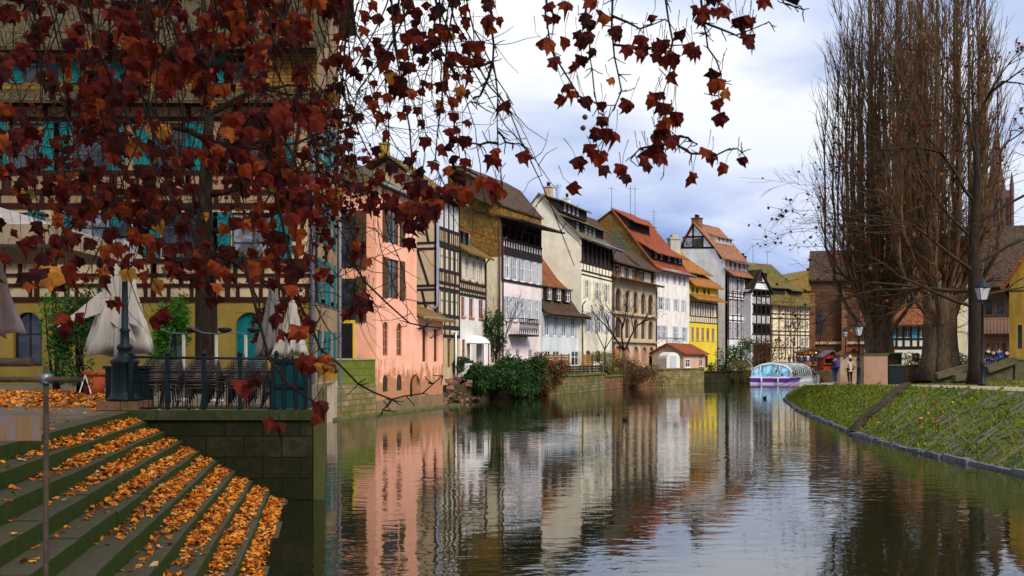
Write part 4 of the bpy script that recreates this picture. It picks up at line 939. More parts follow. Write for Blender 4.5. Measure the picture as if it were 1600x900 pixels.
hedges = [
 ('evergreen_shrub', 'low dark evergreen shrub at the left end of the hedge beside the rubble', 738, 620, 67.5, 4.0, 3.0, GRN, 5200, .30),
 ('evergreen_shrub', 'broad dark evergreen shrub in the middle of the river hedge', 775, 626, 70.5, 5.6, 3.5, GRN, 8000, .30),
 ('evergreen_shrub', 'tallest dark evergreen shrub under the lattice balcony', 815, 624, 74, 5.0, 4.0, GRN, 7000, .30),
 ('rusty_shrub', 'rusty brown shrub at the right end of the green hedge', 852, 620, 77.5, 4.2, 4.0, RUST, 5000, .24),
 ('ivy_clad_tree', 'ivy covered slim tree beside the white marquee', 774, 560, 73, 2.4, 4.2, GRN, 3200, .2),
 ('yellow_shrub', 'yellow green shrub behind the garden fence of the low white house', 875, 600, 82, 1.9, 2.0, OLV, 800, .18),
 ('rusty_shrub', 'wide brown leafless shrub hanging over the quay below the arcaded house', 985, 605, 99, 8.0, 3.6, BRSHB, 9000, .2),
 ('yellow_shrub', 'ochre hedge below the arches beside the lattice fence', 948, 585, 94, 5, 2.6, OLV, 2600, .18),
 ('green_shrub', 'dark green shrub under the overhang of the white gabled house', 1142, 598, 122, 5, 4.8, GRN, 2400, .3),
 ('green_shrub', 'upper green shrub climbing beside the rust coloured tree', 1160, 575, 126, 4.6, 4.4, BAMD, 1900, .3),
 ('yellow_shrub', 'rounded ochre shrub just left of the tour boat', 1158, 600, 118, 3.9, 3.6, OLV, 2200, .2),
 ('rust_tree', 'rust leaved weeping tree behind the tour boat', 1190, 578, 128, 7.6, 5.0, RUST, 1800, .24),
 ('potted_palm', 'small palm like plant beside the yellow house', 1110, 590, 120, 1.5, 2.2, GRN, 350, .26),
]
for a in hedges: bush(*a)
# potted bamboo and bright green bush on the terrace
TZ = 1.87
p = bush('bamboo', 'dark green bamboo bush in a terracotta pot left of the lamp post', 125, 600, 30, 2.3, 3.4, BAMD, 3400, .17, cat='bamboo', zb=TZ+.3)
bush('bamboo', 'bright green bamboo bush between lamp post and plane tree trunk', 262, 600, 33.5, 1.9, 3.8, BAM, 3000, .18, cat='bamboo', zb=TZ+.2)
bush('bamboo', 'slender yellow green bamboo against the yellow wall beside the dark arched door', 88, 600, 35, 1.3, 3.9, BAM, 800, .17, cat='bamboo', zb=TZ+.2)
r = empty('plant_pot', (X(147, 30), 30, TZ), 0, 'big terracotta plant pot beside the lamp post base', 'plant pot')
m = MB(); m.lathe([(.29, 0), (.37, .62)], 20); m.build('body', TERRA, r); m = MB(); m.lathe([(.40, .60), (.42, .61), (.42, .73), (.36, .74), (.34, .66)], 20); m.build('rim', TERRA, r)
r = empty('menu_board', (X(123, 29.5), 29.5, TZ), .4, 'small leaning white board beside the terracotta pot', 'board'); m = MB(); m.bar((0, 0, 0), (.18, 0, .62), .03, .3); m.build('panel', WFR, r); m = MB(); m.bar((.36, 0, 0), (.19, 0, .6), .03, .3); m.build('back_leg', WFR, r)

# bare garden trees
def baretree(name, label, px, pyb, D, H, r, spread=.6, depth=4, mat=TWIG, zb=None, leaves=None, lm=None, kids=3, first=None, group=None, ls=.2, up=.1, forks=3, fl=None, wob=.15):
    zb = Z(pyb, D) if zb is None else zb; t = empty(name, (X(px, D), D, zb), 0, label, 'tree', group)
    m = MB(); th = H*(first or .35); m.tube([(0, 0, -.4), (r*.2, 0, th*.5), (0, r*.3, th)], [r*1.25, r, r*.85], 10); m.build('trunk', BARK, t)
    m = MB(); ends = []
    for i in range(forks):
        a = 6.28*i/forks+random.random(); d = Vector((cos(a)*spread, sin(a)*spread, 1)).normalized()
        grow(m, (0, 0, th-.1), d, fl or H*.28, r*.55, depth, spread, up, ends, kids, wob=wob)
    m.build('branches', mat, t)
    if leaves:
        m = MB()
        for i in range(leaves):
            q, d = random.choice(ends); leafcard(m, q+rv(.12), ls*random.uniform(.6, 1.3))
        m.build('leaves', lm, t)
    return t
baretree('bare_tree', 'leafless pollarded tree in front of the arcaded house', 975, 598, 97, 11, .22, .75, 5, up=.12, first=.3)
baretree('bare_tree', 'small leafless tree growing out of the hedge before the white houses', 778, 600, 73, 7, .10, .7, 4)
baretree('bare_tree', 'thin leafless tree before the mossy roofed house', 1240, 575, 139, 9, .14, .5, 4, zb=1.9, mat=TWGR)
baretree('bare_tree', 'leafless climber beside the cream wall of the tall pale house', 945, 590, 96, 8, .1, .8, 4, zb=1.2)

# two tall fastigiate poplars
def poplar(label, px, D, zb, rw, H, nl, r, seed, lean=0):
    random.seed(seed); t = empty('poplar', (X(px, D), D, zb), 0, label, 'tree', 'poplars')
    m = MB(); 
    for i in range(7):
        a = 6.28*i/7; q = r*.55
        m.tube([(cos(a)*q*1.6, sin(a)*q*1.6, -.4), (cos(a)*q*1.05, sin(a)*q*1.05, .9), (cos(a)*q*.9, sin(a)*q*.9, 2.4), (cos(a)*q*1.1, sin(a)*q*1.1, 4.4+random.random())], [r*.62, r*.46, r*.4, r*.3], 9)
    m.lathe([(r*1.0, -.4), (r*.75, 1), (r*.7, 3), (r*.6, 4.5)], 12); m.build('trunk', BARK, t)
    b = MB(); tw = MB()
    for i in range(nl):
        a = 6.28*i/nl*2.4+random.random()*.6; q = rw*random.uniform(.12, .92); h0 = random.uniform(2.2, 6.5); top = H*random.uniform(.72, 1)*(1-.18*q/rw)
        pts = []; K = 9
        for k in range(K+1):
            s = k/K; rr = r*.5+(q-r*.5)*min(1, (s*4.5))**.7; rr *= 1-.2*max(0, s-.6)
            pts.append(Vector((cos(a)*rr+lean*s, sin(a)*rr, h0+(top-h0)*s))+rv(.10))
        r0 = random.uniform(.08, .25)*(1.1-.65*q/rw); b.tube(pts, [r0*(1-.85*k/K) for k in range(K+1)], 5, cap=False)
        for j in range(34):
            s = random.uniform(.05, 1); k = min(K-1, int(s*K)); p = pts[k].lerp(pts[k+1], s*K-k); aa = a+random.uniform(-1.5, 1.5)
            d = Vector((cos(aa)*.42, sin(aa)*.42, 1)); l = random.uniform(1.4, 3.4)*(1.05-.4*s)
            q2, dd = limb(tw, p, d, l, .03, .012, 3, .12, .12, 3)
            for e in range(5):
                pp = random.choice(q2); limb(tw, pp, dd+rv(.55), random.uniform(.5, 1.4), .014, .007, 2, .15, .12, 3)
        for j in range(9):
            p = pts[random.randint(0, 3)]; q3, _ = limb(tw, p, Vector((cos(a+rv().x*1.4), sin(a+rv().x*1.4), .25)), random.uniform(1.2, 3.2), .025, .01, 4, .3, .02, 3)
            for e in range(4): limb(tw, random.choice(q3), rv()+Vector((0, 0, .3)), random.uniform(.4, 1.2), .011, .006, 2, .3, .02, 3)
    b.build('limbs', BARK if False else TWGR, t); tw.build('twigs', TWGR, t); return t
gp = 2.0
poplar('tall bare poplar with fluted trunk behind the pink concrete wall', 1375, 62, gp, 3.7, 30, 46, .95, 11, -.1)
poplar('tall bare poplar with massive fluted trunk beside the stone ramp', 1470, 56, gp, 3.9, 29, 44, 1.05, 12, .1)
random.seed(21)
baretree('plane_tree', 'dark trunked plane tree with few red leaves behind the right street lamp', 1522, 597, 44, 15, .36, .95, 5, mat=TWIG, leaves=1100, lm=None, zb=1.95, first=.36, forks=5, fl=4.0, up=.03, ls=.16, group=None) if False else None
TWGD = rough('mossy brown branch', (.016, .011, .006), (.06, .04, .02), 2, .95)
BARKD = rough('dark bark', (.014, .010, .006), (.05, .036, .022), 5, .95, sz=(2, 2, .5), bs=.9, bd=.05)
# ------------------------------------------------------------------ maple-like leaf
RED = island('dark red plane leaves', [(0, (.022, .002, .001)), (.35, (.07, .004, .002)), (.7, (.15, .012, .003)), (.90, (.26, .04, .005)), (.965, (.34, .07, .01)), (.99, (.55, .24, .03)), (1, (.10, .14, .02))], .75, .45)
LIT = island('fallen orange leaves', [(0, (.06, .02, .006)), (.14, (.20, .05, .006)), (.25, (.46, .11, .008)), (.6, (.78, .23, .012)), (.9, (.90, .38, .035)), (1, (.72, .48, .20))], .8, .15)
def leafshape():
    pts = []
    for k in range(5):
        a = radians(-110+k*55)+random.uniform(-.1, .1); l = (1, .95, 1.15, .95, 1)[k]*random.uniform(.75, 1.1)*(.75 if k in (0, 4) else 1)
        pts.append((sin(a)*l, cos(a)*l)); 
        if k < 4: b = a+radians(27); v = random.uniform(.56, .72); pts += [(sin(b-.22)*v*1.25, cos(b-.22)*v*1.15), (sin(b)*v, cos(b)*v), (sin(b+.22)*v*1.12, cos(b+.22)*v*1.12)]
    pts.append((0, -.28)); return pts
LS = [leafshape() for _ in range(10)]
def leaf(m, c, s, down=False, flat=False, curl=None):
    """five lobed leaf; s is half its width"""
    sh = random.choice(LS); curl = random.uniform(.1, 1.25) if curl is None else curl
    if flat: nrm = (Vector((0, 0, 1))+rv(.55)).normalized()
    else: nrm = (Vector((random.uniform(-.8, .8), -1, random.uniform(-.5, .5)))).normalized()
    ax = Vector((random.uniform(-.6, .6), random.uniform(-.5, .5), -1)) if not flat else rv()
    u = nrm.cross(ax).normalized(); v = u.cross(nrm).normalized()
    if not flat and v.z > 0: v = -v
    fold = random.uniform(-.1, .5); vs = [c]; ca = random.uniform(0, 6.28)
    for a, b in sh:
        rr = a*a+b*b; z = -curl*rr*.5+fold*abs(a)*.5+.26*sin(3*atan2(b, a)+ca)*rr
        vs.append(c+(u*a*.8+v*b+nrm*z)*s)
    n = len(sh); m.add(vs, [(0, i+1, (i+1) % n+1) for i in range(n)]); return v
def planetree_right():
    random.seed(21); D = 44; t = empty('plane_tree', (X(1524, D), D, 1.95), 0, 'dark trunked plane tree with few red leaves behind the right street lamp', 'tree')
    m = MB(); m.tube([(0, 0, -.3), (.03, 0, .6), (0, 0, 3), (-.05, .05, 6.2), (.1, 0, 9.5), (0, 0, 12.5)], [.46, .34, .30, .24, .16, .07], 12); m.build('trunk', BARKD, t)
    m = MB(); ends = []
    L = [((0, 0, 3.4), (-1, -.2, .28), 4.2), ((0, 0, 4.1), (-1, .3, .15), 4.6), ((0, 0, 3.8), (1, 0, .35), 3.2), ((0, 0, 5.0), (-.8, -.3, .5), 4.0), ((0, 0, 5.4), (.9, .2, .5), 3.4), ((0, 0, 6.4), (-.7, .2, .6), 3.6), ((0, 0, 7.2), (.7, -.2, .6), 3.2), ((0, 0, 8.2), (-.6, 0, .7), 3.0), ((0, 0, 9), (.5, .3, .8), 3), ((0, 0, 10.4), (-.3, 0, 1), 2.6), ((0, 0, 11.6), (.2, 0, 1), 2.4)]
    for p, d, l in L: grow(m, p, d, l, .085, 5, .62, -.02, ends, 3, .008, .2, .70)
    m.build('branches', TWGD, t); m = MB()
    for i in range(750):
        q, d = random.choice(ends); leaf(m, q+rv(.12), random.uniform(.07, .13))
    m.build('leaves', RED, t)
planetree_right()

# ------------------------------------------------------------------ plane tree standing on the terrace
def trunk_tree():
    random.seed(5); D = 31; t = empty('plane_tree', (X(322, D), D, TZ), 0, 'plane tree with straight dark trunk rising behind the terrace railing', 'tree')
    m = MB(); m.tube([(0, 0, -.2), (.02, 0, .7), (0, 0, 3), (-.05, 0, 6), (.1, 0, 9), (-.1, 0, 13)], [.44, .36, .34, .24, .15, .08], 14); m.build('trunk', BARKD, t)
    m = MB(); ends = []
    for p, d, l in [((0, 0, 5.2), (1, -.3, .05), 3.2), ((0, 0, 6.4), (1, -.2, .25), 3.2), ((0, 0, 4.6), (1, .2, -.05), 2.6), ((0, 0, 5.8), (-1, -.2, .2), 3.4), ((0, 0, 7.2), (.5, -.6, .4), 3.4), ((0, 0, 8.2), (-.6, -.3, .4), 3.6), ((0, 0, 9), (1, 0, .5), 3.4), ((0, 0, 10.5), (-.3, .2, 1), 3), ((0, 0, 12), (.4, 0, 1), 3), ((0, 0, 8.0), (1, .1, .1), 3.6)]:
        grow(m, p, d, l*.72, .11, 4, .65, -.05, ends, 3, .008, .22, .66)
    m.build('branches', TWIG, t); m = MB()
    for i in range(1500):
        q, d = random.choice(ends); leaf(m, q+rv(.12), random.uniform(.09, .15))
    m.build('leaves', RED, t)
trunk_tree()

# ------------------------------------------------------------------ overhanging plane tree close to the camera
def overhang():
    random.seed(99)
    t = empty('plane_tree', (-8.5, 1.0, TZ), 0, 'plane tree whose red leaved branches hang across the top of the view', 'tree')
    O = Vector((-8.5, 1.0, TZ)); m = MB()
    m.tube([(0, 0, -.3), (0, 0, 1.2), (.1, .2, 4), (.5, 1, 6.5)], [.62, .48, .42, .34], 14); m.build('trunk', BARK, t)
    br = MB(); lf = MB()
    def w(px, py, D): return W(px, py, D)-O
    top = Vector((.5, 1, 6.4))
    limbs = []
    for pts in ([(-100, -260, 7), (200, -200, 7.5), (520, -150, 7), (800, -130, 6.5), (1060, -90, 6.3), (1250, 0, 6.2)],
                [(-200, -300, 9), (60, -160, 9.5), (300, -120, 10), (560, -90, 9), (740, -60, 8)],
                [(-300, -200, 8), (-120, -40, 8.5), (40, -10, 9)]):
        P = [top]+[w(*q) for q in pts]; br.tube(P, [.22]+[.13-.018*i for i in range(len(pts))], 8, cap=False); limbs.append(P)
    # single small fruits on stalks
    def strand(pts, D, r=.012):
        P = []
        for i, q in enumerate(pts): P.append(w(q[0], q[1], D+random.uniform(-.1, .1)))
        # smooth a little
        Q = []
        for a, c in zip(P[:-1], P[1:]): Q += [a, a.lerp(c, .5)+rv(.012)]
        Q.append(P[-1]); br.tube(Q, [r*(1-.7*i/len(Q)) for i in range(len(Q))], 4, cap=False); return Q
    S_ = [([(765, -120), (768, 43), (770, 96), (778, 150), (777, 199), (785, 290)], 6.3), ([(1038, -100), (1040, 0), (1051, 64), (1049, 100), (1035, 150), (1044, 213), (1037, 270)], 6.2),
          ([(957, -100), (957, 0), (960, 89), (971, 142), (950, 185), (938, 240)], 6.2), ([(1085, -90), (1099, 35), (1106, 75), (1127, 117), (1122, 150)], 6.2), ([(925, -100), (915, 20), (922, 60), (925, 107), (935, 175)], 6.3),
          ([(860, -100), (852, 20), (862, 80), (905, 150), (935, 165)], 6.3), ([(1099, 35), (1150, 55), (1202, 34)], 6.2), ([(1044, 213), (1080, 240), (1120, 242), (1152, 232), (1165, 245)], 6.2),
          ([(957, 25), (1000, 45), (1040, 30)], 6.2), ([(960, 70), (1010, 75), (1075, 70)], 6.2), ([(770, 96), (730, 105), (705, 98)], 6.3), ([(770, 96), (750, 150), (735, 158), (760, 172)], 6.3), ([(778, 224), (750, 226), (720, 218)], 6.3), ([(778, 205), (790, 222), (812, 224)], 6.3),
          ([(1190, -70), (1225, 5), (1255, 15)], 6.2), ([(660, -80), (640, 10), (600, 90), (560, 140), (520, 330)], 7), ([(560, -60), (540, 60), (530, 160), (525, 300)], 7.2), ([(720, -80), (700, 60), (690, 160), (680, 250), (700, 300)], 7), ([(610, -80), (615, 60), (640, 200), (655, 330), (640, 380)], 7),
          ([(430, 300), (470, 480), (500, 545), (560, 600), (612, 624), (660, 615), (692, 587)], 6.2), ([(380, 400), (420, 560), (450, 600), (490, 627), (500, 660)], 5.8), ([(612, 624), (598, 640)], 6.2), ([(540, 380), (570, 440), (640, 505), (690, 512)], 7.5), ([(1043, 225), (1000, 232), (985, 250)], 6.2), ([(1044, 213), (1075, 215), (1090, 225)], 6.2)]
    for pts, D in S_:
        Q = strand(pts, D, .010)
        for i in range(len(Q)*2):
            p = random.choice(Q[1:]); limb(br, p, Vector((random.uniform(-1, 1), 0, random.uniform(-1, .4))), random.uniform(.03, .10), .005, .003, 3, .35, 0, 3)
    # hanging strands over the left half
    ends = []
    for i in range(72):
        x = random.uniform(-60, 560) if i < 56 else random.uniform(540, 730); y = -60; D = random.uniform(5.5, 11); pts = [(x, y)]; yend = random.uniform(150, 520) if x < 520 else random.uniform(120, 380)
        vx = random.uniform(-18, 26) if i < 56 else random.uniform(-22, 2)
        while y < yend: y += random.uniform(35, 60); vx = vx*.8+random.uniform(-14, 16); x += vx; pts.append((x, y))
        Q = strand(pts, D, .008); ends += Q[2:]
        for j in range(9):
            p = random.choice(Q[1:]); q2, _ = limb(br, p, Vector((random.uniform(-1, 1), random.uniform(-.4, .4), random.uniform(-.9, .5))), random.uniform(.12, .42), .004, .002, 4, .35, -.05, 3)
    for i in range(110):      # fine tangle
        x = random.gauss(545, 55); y = random.uniform(60, 520); D = random.uniform(8, 12); p = w(x, y, D)
        limb(br, p, Vector((random.uniform(-1, 1), 0, random.uniform(-1, .5))), random.uniform(.3, .9), .005, .002, 6, .35, -.03, 3)
    def cl(x, y, r, n, D=6.2, s=.07):
        for i in range(n):
            a = random.random()*6.28; q = r*random.random()**.5; c = w(x+cos(a)*q, y+sin(a)*q, D+random.uniform(-.25, .25)); ss = s*random.uniform(.75, 1.25); v = leaf(lf, c, ss); b0 = c-v*.26*ss; br.tube([b0, b0-v*ss*.7+rv(.015), b0-v*ss*1.5+Vector((0, 0, .03))+rv(.02)], [.0018, .002, .003], 3, cap=False)
    for c in [(870,20,22,5),(862,75,20,4),(890,60,15,2),(872,131,12,1),(895,160,18,2),(930,160,18,3),(930,20,24,7),(925,60,20,4),(915,100,16,3),(958,125,8,1),(985,155,10,1),(1015,25,10,1),(970,50,10,2),(1000,75,20,5),(1030,85,22,6),(1050,100,18,4),(1070,55,8,1),(1085,85,16,3),(1110,15,28,11),(1155,35,20,7),(1165,60,14,3),(1110,115,7,1),(1125,140,16,3),(1113,172,16,2),(1020,150,14,3),(1050,175,20,6),(1028,190,15,3),(1040,225,26,12),(945,205,20,5),(935,235,16,4),(905,245,14,2),(940,260,8,1),(1005,250,12,3),(980,265,12,2),(1075,270,12,2),(1110,230,12,2),(1130,265,8,1),(1165,245,8,1),(898,290,6,1),
              (760,20,24,7),(752,80,22,7),(780,165,8,1),(778,240,14,3),(820,242,6,1),(780,300,18,5),(757,275,8,1),(1190,3,10,2)]: cl(*c)
    for i in range(190): cl(random.uniform(515, 735), random.uniform(-10, 335)*(1 if random.random() < .8 else .5), 6, 1, random.uniform(7, 9.5), .08)
    for i in range(125):
        x, y, D = random.uniform(-20, 515), random.uniform(-30, 330), random.uniform(5.5, 10.5)
        cl(x, y, random.uniform(14, 40), random.randint(4, 12), D, random.uniform(.07, .10))
    for i in range(85): cl(random.uniform(-20, 520), random.uniform(330, 440), 6, 1, random.uniform(6, 11), .10)
    for c in [(330,430,42,14),(300,390,40,8),(400,380,45,10),(455,500,30,7,6,.08),(490,575,30,6,5.4,.085),(502,640,14,3,5.4,.08),(430,652,14,2,5.4,.08),(390,603,16,2,5.4,.085),(215,360,36,8),(95,360,40,12),(70,420,25,3,5,.1),(150,430,16,3),(110,500,20,5),(240,500,18,3),(560,400,20,6,7,.08),(560,480,22,9,7,.08),(640,350,30,9,7,.08),(660,310,26,9,6.5,.09),(185,475,14,2),(470,435,40,8),(600,290,40,9,7,.08),(715,300,14,4,6.3,.09)]: cl(*c)
    # foliage added out of frame to shade the terrace and left house
    for i in range(11000):      # unseen crown of leaf cards, put in to block sun and sky
        a = random.random()*6.28; q = random.random()**.5; p = Vector((-9+16*q*cos(a), 14+17*q*sin(a), 0)); D = max(2, p.y)
        zmin = max(5.5, EYE+HY/F*D+.8); p.z = zmin+random.random()*17*(1-q*.45)
        leafcard(lf, p-O, .75)
    br.build('branches', TWIG, t); lf.build('leaves', RED, t)
    for x, y in ((914, 183), (911, 200), (946, 189), (1010, 262)):
        fr = MB(); c = w(x, y, 6.2); fr.lathe([(.004, -.018), (.015, -.01), (.018, 0), (.015, .01), (.004, .018)], 8, tuple(c)); fr.build('fruit', RUST, t)
overhang()

# ------------------------------------------------------------------ leaf litter
def litter():
    random.seed(4); m = MB()
    for k in range(9):
        z = 1.87-.207*(k+1); D0 = 13.9-.22*k
        n = int((20.2-D0)*150)
        for i in range(n):
            D = D0+(20.3-D0)*random.random(); e = min(1, (D-D0)/1.2+.25)*(.72+.28*sin(D*2.3+k*1.7)*sin(D*.9+k))
            if random.random() > e: continue
            u_ = random.random()**1.25
            leaf(m, Vector((STEPX(D)+(k+.03+u_*.72)*.373, D, z+.03+random.random()*.13*(1-u_)*e)), random.uniform(.03, .09), flat=True)
        for i in range(14 if k < 6 else 8):
            D = random.uniform(4, D0+.5); leaf(m, Vector((STEPX(D)+(k+random.random())*.373, D, z+.02)), random.uniform(.05, .085), flat=True, curl=.3)
        for i in range(30):
            D = D0-abs(random.gauss(0, 1.0)); leaf(m, Vector((STEPX(D)+(k+random.random()*.6)*.373, D, z+.03)), random.uniform(.05, .09), flat=True)
    for i in range(1500):
        D = random.uniform(22, 33); px = random.uniform(-60, 178); leaf(m, Vector((X(px, D), D, TZ+.02+random.random()*.05)), random.uniform(.07, .12), flat=True)
    for i in range(160):
        D = random.uniform(14, 24); x = STEPX(D)-.1-random.random()*5; leaf(m, Vector((x, D, TZ+.02)), random.uniform(.06, .1), flat=True)
    for i in range(60): leaf(m, Vector((random.uniform(-8, -4.4), random.uniform(20.9, 24), TZ+.02)), .07, flat=True)
    tag(m.build('fallen_leaves', LIT), kind='stuff')
    m = MB()
    for i in range(110):
        y = random.uniform(20, 60); t_ = random.random(); 
        if random.random() < .3: y = random.gauss(33, 1.2); t_ = random.gauss(.45, .1)
        leaf(m, bankpt(y, min(1, max(0, t_)))+Vector((0, 0, .05)), random.uniform(.06, .10), flat=True)
    for i in range(160):
        y = random.uniform(36, 62); x = lerpk(TOP, y, 1)+3+random.random()*7; leaf(m, Vector((x, y, gz(x, y)+.03)), .09, flat=True)
    tag(m.build('scattered_leaves', LIT), kind='stuff')
litter()
# ------------------------------------------------------------------ street lamps
def street_lamp(label, px, D, zb, H, hw, base='slim'):
    r = empty('street_lamp', (X(px, D), D, zb), 0, label, 'street lamp', None)
    m = MB()
    if base == 'heavy':
        p = MB(); p.box(-.45, .45, -.42, .42, 0, .2); p.build('plinth', ST_S, r)
        m.lathe([(.36, .2), (.36, .27), (.30, .30), (.28, .4), (.27, 1.0), (.31, 1.05), (.29, 1.10), (.15, 1.16), (.13, 1.3), (.17, 1.34), (.17, 1.4), (.10, 1.46), (.09, 1.7), (.12, 1.75), (.075, 1.8), (.065, 2.6), (.055, H-.95), (.09, H-.93), (.09, H-.85), (.05, H-.8)], 14)
    else: m.lathe([(.17, 0), (.17, .12), (.10, .2), (.09, .9), (.12, .95), (.06, 1.05), (.05, H-.95), (.08, H-.93), (.05, H-.85)], 10)
    m.build('post', IRON, r)
    m = MB(); a, b = hw*.55, hw; z0, z1 = H-.72, H-.2
    for sx, sy in ((1, 1), (1, -1), (-1, -1), (-1, 1)):
        m.tube([(0, 0, H-.88), (sx*a*.8, sy*a*.8, H-.8), (sx*a, sy*a, z0), (sx*b, sy*b, z1)], .018, 5)
    for w_, z_ in ((a, z0), (b, z1)): m.tube([(w_, w_, z_), (w_, -w_, z_), (-w_, -w_, z_), (-w_, w_, z_), (w_, w_, z_)], .02, 4)
    m.build('lantern_frame', IRON, r)
    m = MB(); m.add([(-a, -a, z0), (a, -a, z0), (a, a, z0), (-a, a, z0), (-b, -b, z1), (b, -b, z1), (b, b, z1), (-b, b, z1)], [(0,1,5,4),(1,2,6,5),(2,3,7,6),(3,0,4,7),(0,3,2,1)]); m.build('lantern_glass', LGL, r)
    m = MB(); m.lathe([(b*1.5, z1), (b*1.45, z1+.05), (b*.75, z1+.22), (b*.7, z1+.26), (b*.3, z1+.36), (.03, z1+.42), (.03, z1+.5)], 4); m.build('lantern_roof', IRON, r)
    return r
LGL = glassmat('lamp glass', (.38, .38, .40), .2)
street_lamp('heavy dark green cast iron street lamp on the terrace corner beside the steps', 195, 21.0, TZ, 3.95, .21, 'heavy')
street_lamp('dark green street lamp in the grass before the plane tree at the right', 1535, 41, gz(X(1535, 41), 41), 4.4, .24)
street_lamp('street lamp standing at the pink concrete wall beside the two walkers', 1342, 54, gz(X(1342, 54), 54), 3.5, .19)
street_lamp('distant street lamp among the red market stalls', 1321, 100, 1.6, 4.4, .2)

# ------------------------------------------------------------------ terrace railing
rl = empty('terrace_railing', (X(205, 20.7), 20.7, TZ), 0, 'dark green iron railing along the terrace edge in front of the stacked chairs', 'railing')
L = X(432, 20.7)-X(205, 20.7); m = MB(); m.tube([(0, 0, 1.16), (L, 0, 1.12)], .028, 8); m.build('top_rail', IRON, rl)
for z_ in (.62, .84, .06): m = MB(); m.tube([(0, 0, z_), (L, 0, z_)], .018, 6); m.build('rail', IRON, rl)
for i in range(5): x = L*i/4; m = MB(); m.box(x-.04, x+.04, -.04, .04, 0, 1.2); m.lathe([(.05, 1.2), (.06, 1.24), (.02, 1.3)], 8, (x, 0, 0)); m.build('post', IRON, rl)
m = MB(); k = 0
while .06+k*.105 < L: m.tube([(.06+k*.105, 0, .06), (.06+k*.105, 0, .62)], .008, 5, cap=False); k += 1
m.build('bars', IRON, rl)
r = empty('planter_box', (X(457, 20.9), 20.9, TZ), 0, 'tall teal green metal planter box at the river end of the terrace railing', 'planter')
m = MB(); m.box(-.34, .34, -.25, .4, .05, 1.06); m.build('panel', rough('teal green metal', (.002, .03, .036), (.008, .055, .062), 4, .45), r)
m = MB()
for x in (-.36, -.12, .14, .36): m.box(x-.035, x+.035, -.3, -.25, 0, 1.14)
m.box(-.4, .4, -.31, -.255, 1.04, 1.12); m.box(-.4, .4, -.31, -.257, .5, .57); m.build('frame', IRON, r)
r = empty('iron_planter', (X(230, 21.6), 21.7, TZ), 0, 'squat dark iron planter behind the railing beside the lamp post', 'planter'); m = MB(); m.box(-.9, 0, -.2, .3, 0, .9); m.build('box', IRON, r); m = MB(); m.box(-.95, .05, -.24, .34, .9, .96); m.build('rim', BLACK, r)

# ------------------------------------------------------------------ stacked terrace chairs
SLAT = rough('worn slat wood', (.05, .035, .03), (.14, .10, .09), 6, .6); CHM = rough('dark chair metal', (.015, .013, .015), (.035, .03, .032), 5, .4)
def make_chair():
    t = empty('terrace_chair', (0, 0, 0)); m = MB()
    for i in range(6): m.box(-.21, .21, -.2+i*.075, -.14+i*.075, .44, .46)
    m.build('seat', SLAT, t); m = MB()
    for i in range(7): m.tube([(-.2, .235+.006*i, .52+i*.055), (0, .275+.006*i, .52+i*.055), (.2, .235+.006*i, .52+i*.055)], .016, 5)
    m.build('backrest', SLAT, t)
    for sx in (-1, 1):
        m = MB(); m.tube([(sx*.22, .32, 0), (sx*.22, .22, .45), (sx*.22, .30, .92)], .014, 6); m.build('leg', CHM, t)
        m = MB(); m.tube([(sx*.22, -.24, 0), (sx*.22, -.2, .45), (sx*.25, -.16, .64), (sx*.25, .24, .66)], .014, 6); m.build('leg', CHM, t)
    return t
first = make_chair(); used = False
def copytree(o, parent=None):
    c = o.copy(); COL.objects.link(c); c.parent = parent
    for ch in o.children: copytree(ch, c)
    return c
random.seed(31)
spots = [(243, 22.0, 3.2), (275, 22.3, 2.9), (307, 22.0, 3.4), (340, 22.2, 2.7), (372, 22.0, 3.3), (403, 22.2, 3.0), (432, 22.6, 3.9)]
ends_ = {0: 'nearest the lamp post', len(spots)-1: 'nearest the river'}
for si, (px, D, a) in enumerate(spots):
    for k in range(5):
        o = first if not used else copytree(first); used = True
        o.location = (X(px, D)+.03*k, D+.05*k, TZ+.01+.07*k); o.rotation_euler = (-.06*k*0-.05*k, .0, a)
        o['category'] = 'chair'; o['group'] = 'stacked slatted chairs behind the terrace railing'
        o['label'] = 'dark slatted terrace chair in one of the leaning stacks behind the railing'

# ------------------------------------------------------------------ parasols
def closed_parasol(label, px, D, zt, zb, rmax, mat, folds=8, pole=True, seed=1, flare=1.0, group=None):
    random.seed(seed); r = empty('closed_parasol', (X(px, D), D, TZ), 0, label, 'parasol', group); zt -= TZ; zb -= TZ; H = zt-zb
    ph = random.random()*6; m = MB()
    def wob(an, z):
        f = max(0, min(1, (zt-z)/H)); return 1+(.34*f+.04)*sin(an*folds+ph+2*f)+.16*f*sin(an*3+ph)+.12*f*sin(an*17+ph)
    pr = [(.02, zt), (.06, zt-.04), (.13, zt-.12*H), (rmax*.34, zt-.24*H), (rmax*.46, zt-.33*H), (rmax*.50, zt-.45*H), (rmax*.62, zt-.6*H), (rmax*.78, zt-.75*H), (rmax*.9, zt-.9*H), (rmax*.95, zb), (rmax*.6, zb+.05)]
    m.lathe(pr[::-1], 96, wob=wob, zwob=lambda an, z: max(0, min(1, (zt-z)/H-.55))*(.35*sin(an*2+ph)+.22*sin(an*folds+ph))*rmax); m.build('canopy', mat, r)
    m = MB(); m.tube([(0, 0, 0), (0, 0, zt+.12)], .035, 8); m.lathe([(.32, 0), (.32, .06), (.06, .09)], 14); m.build('pole', IRON, r)
    m = MB(); m.lathe([(rmax*.40, zt-.34*H), (rmax*.46, zt-.32*H), (rmax*.40, zt-.30*H)], 20, wob=lambda a, z: 1+.1*sin(a*folds+ph)); m.build('tie_strap', mat, r)
    return r
